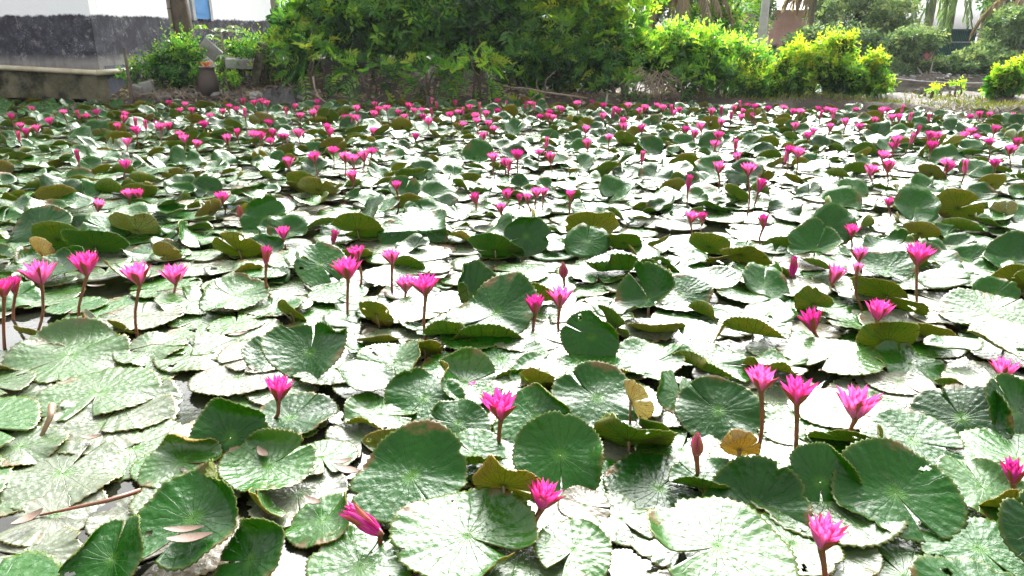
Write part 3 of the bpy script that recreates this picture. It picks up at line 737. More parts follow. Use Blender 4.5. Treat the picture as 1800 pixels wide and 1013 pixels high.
# papaya-like plant
b = base_at(398, 16.8); e = empty('papaya_plant', b); tag(e, 'young papaya plant with pale lobed leaves before the blue shutter', 'plant')
m = MB(); m.tube([(-.05, 0, -.2), (-.03, 0, .5), (-.06, 0, 1.05)], [.035, .03, .018], 8); m.build('stem', M['bark_pale'], e, True)
rg = np.random.default_rng(50); rnd = random.Random(50)
for i in range(15):
    a = i * 2.4; z0 = .45 + .045 * i; rr = rnd.uniform(.25, .5)
    c_ = Vector((math.cos(a) * rr, math.sin(a) * rr * .7, z0 + rnd.uniform(-.05, .15)))
    lobes_n = 7; pos = np.repeat([list(c_)], lobes_n, 0)
    an = np.linspace(-2.3, 2.3, lobes_n) + a
    tilt = rnd.uniform(-.5, .1)
    D = unit(np.stack([np.cos(an), np.sin(an), np.full(lobes_n, tilt)], 1))
    V, F, T = leaflets(pos, D, np.tile([[0, -.35, 1.0]], (lobes_n, 1)), np.full(lobes_n, .21) * (1 - .08 * np.abs(an - a)), np.full(lobes_n, .085), np.full(lobes_n, rnd.uniform(.45, .85)))
    lf = obj('leaf', mesh_np('leaf', V, [F], [M['leaf_pale'] if i % 3 else M['leaf_yellow']], None, False, None, T), e)
    m = MB(); m.tube([(-.05, 0, z0 - .12), c_], [.008, .006], 5); m.build('leaf_stalk', M['stalk'], lf, True)

# ------------------------------------------------------------------ trees of the hazy distance
def far_tree(px, Y, zc, rx, rz, lab, seed, mat='leaf_pale', n=420, ll=.20, lw=.09, t0=.4, trunk_r=.13, lean=0.0):
    b = base_at(px, Y); rnd = random.Random(seed)
    lobes = [(lean + rnd.uniform(-.6, .6) * rx, rnd.uniform(-.4, .4) * rx, zc + rnd.uniform(-.55, .55) * rz, rx * rnd.uniform(.4, .6), rx * rnd.uniform(.4, .6), rz * rnd.uniform(.35, .55)) for _ in range(7)]
    tr = [([(0, 0, -.3), (lean * .3, 0, zc * .45), (lean * .8, 0, zc * .95)], [trunk_r * 1.2, trunk_r * .9, trunk_r * .4])]
    for l in lobes[:4]: tr.append(([(lean * .5, 0, zc * .5), (l[0] * .7 + lean * .2, l[1] * .6, l[2] * .8), l[:3]], [trunk_r * .5, trunk_r * .35, .02]))
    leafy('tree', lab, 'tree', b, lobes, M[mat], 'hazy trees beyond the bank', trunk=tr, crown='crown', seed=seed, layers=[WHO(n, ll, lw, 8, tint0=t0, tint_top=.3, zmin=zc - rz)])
far_tree(1145, 29, 2.6, 1.5, 1.7, 'slim far tree just right of the tall yellow-green bush', 61, n=300)
far_tree(1262, 27, 2.0, 1.5, 1.5, 'round dense far tree between dry palm and utility pole', 62, 'leaf_dark', 620, .17, .08, .62)
far_tree(1338, 28, 2.6, .55, 2.2, 'narrow dark far tree right behind the utility pole', 63, 'leaf_pale', 340, t0=.2)
far_tree(1458, 31, 2.2, 1.0, 1.4, 'thin far tree right of the pink house', 64, n=280)
far_tree(1500, 28, 2.2, 1.3, 1.4, 'spreading far tree with visible branches above the grey wall', 65, n=330, t0=.45)
far_tree(1555, 29, 2.8, 1.1, 1.4, 'bright far tree left of the hanging coconut fronds', 66, 'leaf_yellow', 300, t0=.3)
far_tree(1568, 27, 1.35, .8, .75, 'low leafy far tree left of the teal shed', 67, n=320, t0=.5)
far_tree(1596, 24.4, .75, .8, .5, 'bushy far tree overhanging the second pond', 68, 'leaf_pale', 360, t0=.35)
far_tree(1745, 27.5, 1.5, .9, 1.0, 'leaning far tree with pale trunk right of the teal shed', 69, n=330, t0=.35, lean=.35)
far_tree(1762, 29, 2.8, 1.4, 1.3, 'full far tree above the round bush at the muddy bank', 70, 'leaf_dark', 420, .19, .09, .55)
far_tree(1745, 24.8, .55, .9, .4, 'low far bushy tree at the shore behind the sapling', 71, n=300, t0=.4)
far_tree(1800, 25, 1.0, 1.0, .8, 'low dark far tree at the edge behind the round bush', 72, n=280, t0=.25)
far_tree(1430, 25, .75, 1.1, .6, 'dark low far tree behind the bright bush', 73, n=300, t0=.15)
far_tree(1530, 25.5, .8, 1.1, .55, 'shadowy low far tree behind the rope', 74, n=260, t0=.12)
for px, Y, lab, sd_ in ((1560, 24.0, 'low hazy shrub on the far shore under the rope', 91), (1650, 24.6, 'low hazy shrub on the far shore below the teal shed', 92), (1700, 24.2, 'low hazy shrub on the far shore below the second coconut palm', 93), (1770, 23.9, 'low hazy shrub on the far shore behind the round bush', 94)):
    bush(px, Y, [(-.5, 0, .12, .55, .3, .2), (.5, 0, .10, .55, .3, .18), (0, .1, .2, .6, .3, .22)], 'leaf_pale', lab, sd_, [WHO(170, .16, .07, rach=.15, tint0=.32)], group='low shrubs on the far shore')
for i, (px, Y, zc, rx, rz, t0) in enumerate(((1120, 44, 3.8, 3.2, 2.6, .5), (1290, 46, 4.2, 3.4, 3.0, .4), (1420, 48, 3.8, 3.0, 2.6, .45), (1530, 46, 4.4, 3.0, 2.8, .4), (1660, 52, 5.6, 3.0, 2.6, .45), (1790, 46, 4.0, 3.2, 2.8, .4), (700, 30, 4.4, 2.6, 1.6, .45), (860, 30, 3.2, 2.6, 2.4, .35), (1010, 32, 3.2, 2.6, 2.4, .4), (600, 34, 4.6, 1.8, 1.6, .4))):
    far_tree(px, Y, zc, rx, rz, ('tall misty tree far behind the dry palm', 'tall misty tree far behind the round dense tree', 'tall misty tree far behind the pink house', 'tall misty tree far behind the grey wall',
             'tall misty tree far behind the coconut palm', 'tall misty tree far behind the full tree at the edge', 'tall tree showing through the top of the broad fresh green bush', 'tall tree behind the darkest bush',
             'tall tree behind the tall yellow-green bush', 'tall tree above the brown weathered wall')[i], 80 + i, 'leaf_pale', 520, .30, .14, t0, .2)

# ------------------------------------------------------------------ things on the bank
M['stone'] = simple('grey_stone', (0.15, 0.14, 0.12), (0.07, 0.062, 0.055), 7, 0.9, 0.6, 0.02)
M['pale_slab'] = simple('pale_slab', (0.30, 0.30, 0.28), (0.17, 0.16, 0.15), 4, 0.8, 0.3, 0.01)
M['clay'] = simple('rusty_clay', (0.050, 0.024, 0.016), (0.018, 0.016, 0.016), 4, 0.6, 0.3, 0.01)
M['black_plastic'] = simple('black_plastic', (0.022, 0.020, 0.022), (0.045, 0.040, 0.042), 12, 0.25, 0.6, 0.05)
M['red_leaf'] = simple('red_leaf', (0.62, 0.12, 0.10), (0.70, 0.30, 0.14), 12, 0.5)
M['twig'] = simple('dry_twig', (0.22, 0.16, 0.11), (0.33, 0.26, 0.19), 12, 0.9, 0.3, 0.005)
M['pinkpl'] = simple('pink_plastic', (0.62, 0.20, 0.24), (0.55, 0.15, 0.20), 3, 0.5)
def rock_mesh(seed, sx, sy, sz, n=2):
    rg = np.random.default_rng(seed)
    a, b_ = np.meshgrid(np.linspace(0, 2 * np.pi, 13)[:-1], np.linspace(.08, np.pi - .08, 7))
    V = np.stack([np.sin(b_) * np.cos(a), np.sin(b_) * np.sin(a), np.cos(b_)], -1).reshape(-1, 3)
    for _ in range(7):
        d = unit(rg.normal(size=(1, 3)))[0]; k = rg.uniform(.45, .85); s = V @ d
        V -= np.clip(s - k, 0, None)[:, None] * d
    V *= 1 + rg.normal(size=(len(V), 1)) * .04
    q = []
    for i in range(6):
        for j in range(12): q.append((i*12+j, (i+1)*12+j, (i+1)*12+(j+1) % 12, i*12+(j+1) % 12))
    me = mesh_np('stone', V * np.array([sx, sy, sz]), [np.array(q), ], [M['stone']], None, False)
    return me
# rubble at the foot of the bank
rnd = random.Random(4)
rocks = [rock_mesh(i, .16, .13, .10) for i in range(6)]
pale_rocks = []
for r in rocks[:3]:
    c_ = r.copy(); c_.materials[0] = M['pale_slab']; pale_rocks.append(c_)
k = 0
for px in range(228, 560, 9):
    for row in range(2):
        Y = 15.75 + row * .28 + rnd.uniform(-.12, .12)
        p = base_at(px + rnd.uniform(-4, 4), Y)
        o = obj('stone', rnd.choice(rocks + pale_rocks), None, p + Vector((0, 0, .02)))
        o.rotation_euler = (rnd.uniform(-.5, .5), rnd.uniform(-.5, .5), rnd.uniform(0, 6)); s = rnd.uniform(.45, 1.25); o.scale = (s, s * rnd.uniform(.7, 1.2), s * rnd.uniform(.6, 1.1))
        tag(o, 'rough stone in the rubble heap at the foot of the left bank', 'stone', 'rubble stones below the house'); k += 1
slabs = [((370, 88), 16.5, (.22, .05, .14), 0.78, 'white broken slab standing on its corner behind the clay jar'),
         ((430, 112), 16.5, (.38, .12, .10), 0.05, 'pale concrete block lying under the papaya plant'),
         ((472, 100), 16.9, (.30, .06, .22), 0.15, 'whitewashed slab leaning below the ringed palm'),
         ((455, 110), 16.4, (.09, .09, .42), 0.3, 'leaning mossy concrete post beside the whitewashed slab'),
         ((262, 170), 15.8, (.13, .08, .20), -.2, 'grey broken slab at the water edge below the weeds'),
         ((243, 176), 15.7, (.10, .07, .13), .3, 'small tilted slab piece nearest the house pier')]
for (px, py), Y, (sx, sy, sz), rot, lab in slabs:
    m = MB(); m.box((-sx, -sy, -sz), (sx, sy, sz))
    o = m.build('broken_slab', M['pale_slab'] if 'post' not in lab else M['moss_concrete'], None, False, A(px, py, Y)); o.rotation_euler = (.15, rot, .2)
    bv = o.modifiers.new('edge', 'BEVEL'); bv.width = .015; bv.segments = 1
    o.location.z = max(o.location.z, gz(o.location.x, Y) + sz * .55)
    tag(o, lab, 'slab')
p = A(368, 158, 15.75)
jar = empty('clay_jar', (p.x, 15.75, gz(p.x, 15.75) + .02)); tag(jar, 'dark rusty clay jar with a red-tipped plant on the rubble', 'jar')
m = MB(); m.lathe([(.13, -.05), (.19, .06), (.20, .2), (.18, .34), (.15, .44), (.15, .50), (.17, .53), (.15, .535), (.13, .50)], 20); m.build('body', M['clay'], jar, True)
V, F, T = leaflets(np.tile([[0., 0, .52]], (9, 1)), unit(np.stack([np.cos(np.arange(9) * .7), np.sin(np.arange(9) * .7), np.full(9, 1.0)], 1)), np.tile([[0, -1., .3]], (9, 1)), np.full(9, .16), np.full(9, .05), np.full(9, .5))
obj('rosette', mesh_np('rosette', V, [F], [M['red_leaf']], None, False), jar)
# wrinkled black plastic on the bank
rg = np.random.default_rng(9)
nxp, nyp = 34, 20
U, Vv = np.meshgrid(np.linspace(-1, 1, nxp), np.linspace(-1, 1, nyp))
Z = .34 * np.clip(1 - U ** 4, 0, 1) * np.clip(1 - Vv ** 4, 0, 1) + .05 * np.sin(U * 9 + Vv * 4 + np.sin(Vv * 7)) + rg.normal(size=U.shape) * .018
idp = np.arange(nxp * nyp).reshape(nyp, nxp)
qp = np.stack([idp[:-1, :-1], idp[:-1, 1:], idp[1:, 1:], idp[1:, :-1]], -1).reshape(-1, 4)
p = base_at(490, 15.9)
tag(obj('plastic_sheet', mesh_np('plastic_sheet', np.stack([U * .55, Vv * .38, Z - .06], -1).reshape(-1, 3), [qp], [M['black_plastic']], None, False), None, (p.x, p.y, max(p.z - .08, 0))),
    'heap of wrinkled shiny black plastic at the water edge', 'plastic')
def twig(name, pts, r, lab, cat, mat='twig', grp=None):
    m = MB(); n = len(pts); m.tube(pts, [r * (1 - .6 * i / (n - 1)) for i in range(n)], 6)
    return tag(m.build(name, M[mat], None, True), lab, cat, grp)
e = empty('bare_branch', A(1010, 176, 15.7)); tag(e, 'bare grey branch reaching over the water before the dark bush', 'branch')
o0 = e.location
def rel(px, py, Y): return A(px, py, Y) - o0
m = MB(); m.tube([rel(1050, 176, 15.9), rel(1000, 168, 15.6), rel(955, 162, 15.4), rel(930, 156, 15.3), rel(885, 152, 15.3)], [.022, .02, .017, .012, .006], 7); m.build('main_limb', M['twig'], e, True)
for pts in (((946, 160, 15.4), (943, 148, 15.4), (944, 138, 15.4)), ((957, 162, 15.4), (960, 140, 15.4), (978, 124, 15.5)), ((950, 161, 15.4), (936, 172, 15.3), (920, 184, 15.2))):
    m = MB(); m.tube([rel(*q) for q in pts], [.012, .009, .004], 5); m.build('side_twig', M['twig'], e, True)
twig('bamboo_stake', [G(1062, 197) - Vector((0, 0, .2)), A(1065, 180, 14.6), A(1068, 165, 14.6)], .03, 'pale bamboo stake standing in the water before the low dark bush', 'stake', 'bark_pale')
twig('bent_twig', [A(550, 135, 15.6), A(553, 155, 15.5), A(562, 172, 15.4), A(580, 185, 15.2)], .022, 'thin bent twig hanging to the water below the dark dense bush', 'twig')
for px, lab in ((220, 'thin dark stake standing at the house corner'), (415, 'short grey post standing in the rubble')):
    b = base_at(px, 15.5); twig('stake', [(b.x, b.y, -.3), (b.x, b.y, .3), (b.x + .01, b.y, 1.15 if px == 220 else .34)], .05 if px > 300 else .06, lab, 'stake', 'bark')
# roots and dry vines, uncountable
def tangle(name, px0, px1, Y0, Y1, n, seed, zr, lab):
    rnd = random.Random(seed); m = MB()
    for i in range(n):
        px = rnd.uniform(px0, px1); Y = rnd.uniform(Y0, Y1); b = base_at(px, Y); z = max(b.z, 0)
        L = rnd.uniform(.15, .5); a = rnd.uniform(-.9, .9) + (math.pi if rnd.random() < .5 else 0)
        h0 = rnd.uniform(*zr)
        m.tube([b + Vector((0, 0, -.03)) if h0 < .1 else Vector((b.x, b.y, z + h0)), Vector((b.x + L * .5 * math.cos(a), b.y - .08, z + h0 * .7 + rnd.uniform(.0, .1))), Vector((b.x + L * math.cos(a), b.y - .15 * rnd.random(), max(0, z - .12) + rnd.uniform(-.03, .05)))], [.011, .009, .004], 5)
    return tag(m.build(name, M['twig'], None, True), lab, None, None, 'stuff')
tangle('dry_roots', 1120, 1185, 15.6, 15.9, 70, 1, (.2, .6), 'tangle of dry brown roots under the rounded pale bush')
tangle('dry_roots', 1600, 1715, 12.95, 13.9, 70, 2, (.0, .06), 'tangle of thin roots on the muddy bank')
tangle('dry_twigs', 235, 500, 15.6, 16.3, 170, 3, (.0, .12), 'litter of dry twigs on the rubble')
tangle('dry_roots', 1700, 1800, 12.7, 13.4, 30, 6, (.0, .04), 'thin roots on the bank below the round bush')
# root mound of the small bush at the right
b = base_at(1778, 14.4); rnd = random.Random(12)
o = obj('earth_mound', rock_mesh(44, .55, .4, .22), None, b + Vector((0, 0, .02))); o.data.materials[0] = M['earth']
tag(o, 'mound of bare earth under the small round bush', 'mound')
# posts in the second pond, poles and pink sheet on its far shore
for px, py, hgt in ((1624, 172, .30), (1667, 170, .32)):
    p = G(px, py + 6, .1); twig('pond_post', [(p.x, p.y, -.3), (p.x, p.y, .1), (p.x, p.y, .1 + hgt * .6)], .06, 'short dark post in the second pond, ' + ('left one of two' if px < 1640 else 'right one of two'), 'post', 'bark')
for i, (xa, ya, xb, yb) in enumerate(((1612, 118, 1624, 136), (1629, 125, 1630, 142), (1640, 108, 1634, 132), (1616, 138, 1617, 152))):
    twig('leaning_pole', [A(xb, yb, 23.6), A((xa + xb) / 2, (ya + yb) / 2, 23.7), A(xa, ya, 23.8)], .035, 'thin pale pole leaning on the far shore below the pink sheet', 'pole', 'bark_pale', 'poles on the far shore')
m = MB(); p = A(1633, 98, 24.2); m.add([(-.16, 0, .13), (.16, 0, .15), (.16, .1, -.05), (.02, .05, -.14), (-.12, .02, -.06), (-.16, .03, .13), (.16, .03, .15), (.16, .13, -.05), (.02, .08, -.14), (-.12, .05, -.06)],
                [(4, 3, 2, 1, 0), (5, 6, 7, 8, 9), (0, 1, 6, 5), (1, 2, 7, 6), (2, 3, 8, 7), (3, 4, 9, 8), (4, 0, 5, 9)])
o = m.build('plastic_tarp', M['pinkpl'], None, False, p); tag(o, 'small pink plastic sheet hung below the teal shed', 'tarp')
rnd = random.Random(8); m = MB()
for i in range(110):
    px = rnd.uniform(1560, 1790); b = base_at(px, rnd.uniform(22.7, 23.8)); s = rnd.uniform(.03, .075)
    Mx = Matrix.Translation(b + Vector((0, 0, s * .3))) @ Matrix.Rotation(rnd.uniform(0, 3), 4, 'Z') @ Matrix.Rotation(rnd.uniform(-.4, .4), 4, 'X')
    m.lathe([(s * .5, -s * .4), (s, 0), (s * .7, s * .5)], 6, Mx)
tag(m.build('rubble', M['pale_slab']), 'pale rubble scattered along the far shore', None, None, 'stuff')
# grass along the narrow bank
rg = np.random.default_rng(21)
n = 5200
gxp = rg.uniform(3.6, 13.5, n); off = np.abs(rg.normal(size=n)) * 1.1 + .25
gyp = bank_y(gxp) + off
gzp = ground_z(gxp, gyp)
keep = (gzp > .02) & (np.sin(gxp * 2.3) + np.sin(gxp * 5.1 + 2) + rg.normal(size=n) > -.9)
gxp, gyp, gzp = gxp[keep], gyp[keep], gzp[keep]; n = len(gxp)
D = unit(np.stack([rg.normal(size=n) * .5, rg.normal(size=n) * .4, np.full(n, 1.)], 1))
V, F, T = leaflets(np.stack([gxp, gyp, gzp - .01], 1), D, unit(rg.normal(size=(n, 3))), rg.uniform(.04, .13, n), np.full(n, .013), np.clip(rg.normal(.5, .25, n), 0, 1), .1, .4)
tag(obj('grass', mesh_np('grass', V, [F], [M['grass']], None, False, None, T)), 'yellow-green grass along the top of the narrow bank', None, None, 'stuff')

rg = np.random.default_rng(33); n = 2600
lx = rg.uniform(-9.0, 3.5, n); ly = bank_y(lx) + rg.uniform(-.1, 1.6, n); lz = ground_z(lx, ly)
k_ = lz > 0; lx, ly, lz = lx[k_], ly[k_], lz[k_]; n = len(lx)
D = unit(np.stack([rg.normal(size=n), rg.normal(size=n), rg.normal(size=n) * .35 + .15], 1))
V, F, T = leaflets(np.stack([lx, ly, lz + .01], 1), D, unit(np.stack([rg.normal(size=n) * .5, rg.normal(size=n) * .5 - .4, np.full(n, 1.)], 1)), rg.uniform(.06, .16, n), rg.uniform(.03, .07, n), np.clip(rg.normal(.35, .3, n), 0, 1))
tag(obj('leaf_litter', mesh_np('leaf_litter', V, [F], [M['frond_dry']], None, False, None, T)), 'dry brown leaf litter on the shaded bank', None, None, 'stuff')
# ------------------------------------------------------------------ water lily flowers
def petal_arrays(width, cup, curl, seed, nu=4, nv=7, tipsharp=1.0):
    """unit-long blade along +z, its outer face towards +y"""
    rg = np.random.default_rng(seed)
    u, v = np.meshgrid(np.linspace(-1, 1, nu + 1), np.linspace(0, 1, nv + 1))
    w = width * (np.sin(np.pi * np.clip(v * .88 + .10, 0, 1)) ** .8) * (1 - v ** 5) ** .8 * .5 + .012 * (1 - v)
    x = u * w + .02 * math.sin(seed) * v ** 2
    y = -cup * (np.abs(u) ** 1.8) * w * 1.2 - curl * v ** 2 * .35 + .10 * np.clip(v - .8, 0, 1) * (1 if curl > 0 else 0)
    z = v * (1 - .05 * np.abs(u))
    V = np.stack([x, y, z], -1).reshape(-1, 3)
    UV = np.stack([u * .5 + .5, v], -1).reshape(-1, 2)
    i = np.arange((nu + 1) * (nv + 1)).reshape(nv + 1, nu + 1)
    Q = np.stack([i[:-1, :-1], i[1:, :-1], i[1:, 1:], i[:-1, 1:]], -1).reshape(-1, 4)
    return V, Q, UV
PET = [petal_arrays(.31, .75, .55, s) for s in (1, 2, 3)] + [petal_arrays(.27, .8, .45, s) for s in (4, 5)]
PET_ME = [mesh_np('petal', V, [Q], [M['petal']], None, True, UV) for V, Q, UV in PET]
PET_LIGHT = [mesh_np('petal', V, [Q], [M['petal_light']], None, True, UV) for V, Q, UV in PET]
PET_DEEP = [mesh_np('petal', V, [Q], [M['petal_deep']], None, True, UV) for V, Q, UV in PET]
PET_PALE = [mesh_np('petal', V, [Q], [M['petal_pale']], None, True, UV) for V, Q, UV in PET]
def sepal_arrays(seed):
    V, Q, UV = petal_arrays(.25, .7, .30, seed)
    n = len(V); Vi = V + np.array([0, -.022, 0]) * (1 - .8 * UV[:, 1:2] ** 3)
    return np.concatenate([V, Vi]), np.concatenate([Q, Q[:, ::-1] + n]), np.concatenate([UV, UV]), np.concatenate([np.zeros(len(Q), int), np.ones(len(Q), int)])
SEP = [sepal_arrays(s) for s in (7, 8)]
# faces are wound so that side 0 looks outwards
SEP_ME = [mesh_np('sepal', V, [Q], [M['sepal_out'], M['sepal_in']], mi, True, UV) for V, Q, UV, mi in SEP]
BV, BQ, BUV = petal_arrays(.30, 1.5, .16, 9, 6, 8)
BUD_ME = mesh_np('sepal', BV, [BQ], [M['bud']], None, True, BUV)
def lay(op, seed):
    """matrices (unit petal length) of petals and sepals for an openness 0..1"""
    rnd = random.Random(seed); P, S = [], []
    for n, a0, a1, sc, r in ((8, 4, 62, 1.0, .050), (7, 3, 45, 1.0, .038), (6, 2, 28, .96, .024), (4, 1, 12, .84, .012)):
        ph = rnd.uniform(0, 6.28)
        for i in range(n):
            az = ph + 2 * math.pi * i / n + rnd.uniform(-.13, .13); al = R_(a0 + a1 * op + rnd.uniform(-5, 5) * (.25 + op))
            Mx = Matrix.Rotation(az, 4, 'Z') @ Matrix.Translation((0, r, 0)) @ Matrix.Rotation(-al, 4, 'X') @ Matrix.Scale(sc * rnd.uniform(.93, 1.05), 4)
            P.append(Mx)
    ph = rnd.uniform(0, 6.28)
    for i in range(4):
        az = ph + math.pi / 2 * i + rnd.uniform(-.1, .1); al = R_(5 + (60 + rnd.uniform(-12, 14)) * op)
        S.append(Matrix.Rotation(az, 4, 'Z') @ Matrix.Translation((0, .060, -.02)) @ Matrix.Rotation(-al, 4, 'X') @ Matrix.Scale(1.0, 4))
    return P, S
def blossom_mesh(op, seed, pm='petal'):
    P, S = lay(op, seed); Vs, Qs, U, I, o = [], [], [], [], 0
    for k, Mx in enumerate(P):
        V, Q, UV = PET[k % 5]; m = np.array(Mx)
        Vs.append(V @ m[:3, :3].T + m[:3, 3]); Qs.append(Q + o); U.append(UV); I.append(np.zeros(len(Q), int)); o += len(V)
    for k, Mx in enumerate(S):
        V, Q, UV, mi = SEP[k % 2]; m = np.array(Mx)
        Vs.append(V @ m[:3, :3].T + m[:3, 3]); Qs.append(Q + o); U.append(UV); I.append(mi + 1); o += len(V)
    return mesh_np('blossom', np.concatenate(Vs), [np.concatenate(Qs)], [M[pm], M['sepal_out'], M['sepal_in']], np.concatenate(I), True, np.concatenate(U))
st = MB()
rnd = random.Random(2)
for i in range(26):
    a = i * 2.4; rr = .012 + .10 * math.sqrt(i / 26); st.tube([(math.cos(a) * rr * .6, math.sin(a) * rr * .6, .03), (math.cos(a) * rr, math.sin(a) * rr, .26 - rr)], [.012, .006], 4)
STAMEN = st.build('stamens', M['stamen']); STAMEN_ME = STAMEN.data; bpy.data.objects.remove(STAMEN)
FAR_OPEN = (.62, .5, .72, .42, .56, .2, .66, .85)
FAR_BLOSSOM = {pm: [blossom_mesh(o_, 100 + i, pm) for i, o_ in enumerate(FAR_OPEN)] for pm in ('petal', 'petal_light', 'petal_deep')}
n_fl = [0]; heads = []
def flower(px, py, w, xb, yb, op, label, group, near, pale=False, lean=0.0, lean_az=0.0, zhead=None):
    n_fl[0] += 1; sd_ = n_fl[0] * 7 + 1; rnd = random.Random(sd_)
    if zhead is None:
        base = G(xb, yb)
        head = A(px, py, base.y + rnd.uniform(-.01, .02))
    else:
        head = G(px, py, zhead); base = Vector((head.x + rnd.uniform(-.05, .05), head.y + rnd.uniform(-.03, .05), 0))
    wm_ = w * mpp(head)
    Lp = min(.13, max(.070, wm_ / (2 * math.sin(R_(4 + 62 * op)) * .86 + .16)))
    if op <= .05: Lp = min(.105, 2.3 * wm_)
    axis = Vector((math.sin(R_(lean)) * math.cos(R_(lean_az)), math.sin(R_(lean)) * math.sin(R_(lean_az)), math.cos(R_(lean))))
    hb = head - axis * Lp * .44
    hb.z = max(hb.z, .07)
    e = empty('water_lily_flower', base); tag(e, label, 'flower', group)
    hl = hb - base
    heads.append((base.x, base.y, hb.z, near))
    m = MB(); r0 = .0072 if near else .007
    bow = Vector((rnd.uniform(-.02, .02), rnd.uniform(-.02, .02), 0))
    p0 = Vector((-hl.x * .15, 0, -.18))
    mid = hl * .5 + bow
    m.tube([p0, Vector((0, 0, 0)), hl * .28 + bow * .8, mid, hl * .8 + bow * .5 - axis * .0, hl, hl + axis * .012], [r0 * 1.1, r0 * 1.1, r0, r0, r0 * 1.02, r0 * 1.35, r0 * 1.9], 8 if near else 6)
    m.build('stem', M['stem'], e, True)
    T_ = Matrix.Translation(hl) @ axis.to_track_quat('Z', 'Y').to_matrix().to_4x4() @ Matrix.Rotation(rnd.uniform(0, 6.28), 4, 'Z') @ Matrix.Scale(Lp, 4)
    if near and op <= .05:                                      # closed bud: four sepals wrapped round each other
        for k in range(4):
            o = obj('sepal', BUD_ME, e); o.matrix_local = T_ @ Matrix.Rotation(k * math.pi / 2 + .1, 4, 'Z') @ Matrix.Translation((0, .066 + .006 * (k % 2), 0)) @ Matrix.Rotation(R_(-3), 4, 'X') @ Matrix.Scale(1.0 + .02 * k, 4)
        for k in range(4):
            o = obj('petal', PET_DEEP[k], e); o.matrix_local = T_ @ Matrix.Rotation(k * math.pi / 2 + .9, 4, 'Z') @ Matrix.Translation((0, .05, 0)) @ Matrix.Rotation(R_(-3), 4, 'X') @ Matrix.Scale(.97, 4)
    elif near:
        P, S = lay(op, sd_); pm = PET_PALE if pale else PET_DEEP if op < .45 and op > 0 else rnd.choice((PET_ME, PET_LIGHT))
        for k, Mx in enumerate(P):
            o = obj('petal', pm[(k + sd_) % 5], e); o.matrix_local = T_ @ Mx
        for k, Mx in enumerate(S):
            o = obj('sepal', SEP_ME[k % 2], e); o.matrix_local = T_ @ Mx
        if op > .35:
            o = obj('stamens', STAMEN_ME, e); o.matrix_local = T_
    else:
        k = min(range(8), key=lambda i: abs(FAR_OPEN[i] - op) + .12 * rnd.random())
        o = obj('blossom', FAR_BLOSSOM[rnd.choice(('petal', 'petal_light', 'petal_light', 'petal_light', 'petal_deep'))][k], e); o.matrix_local = T_
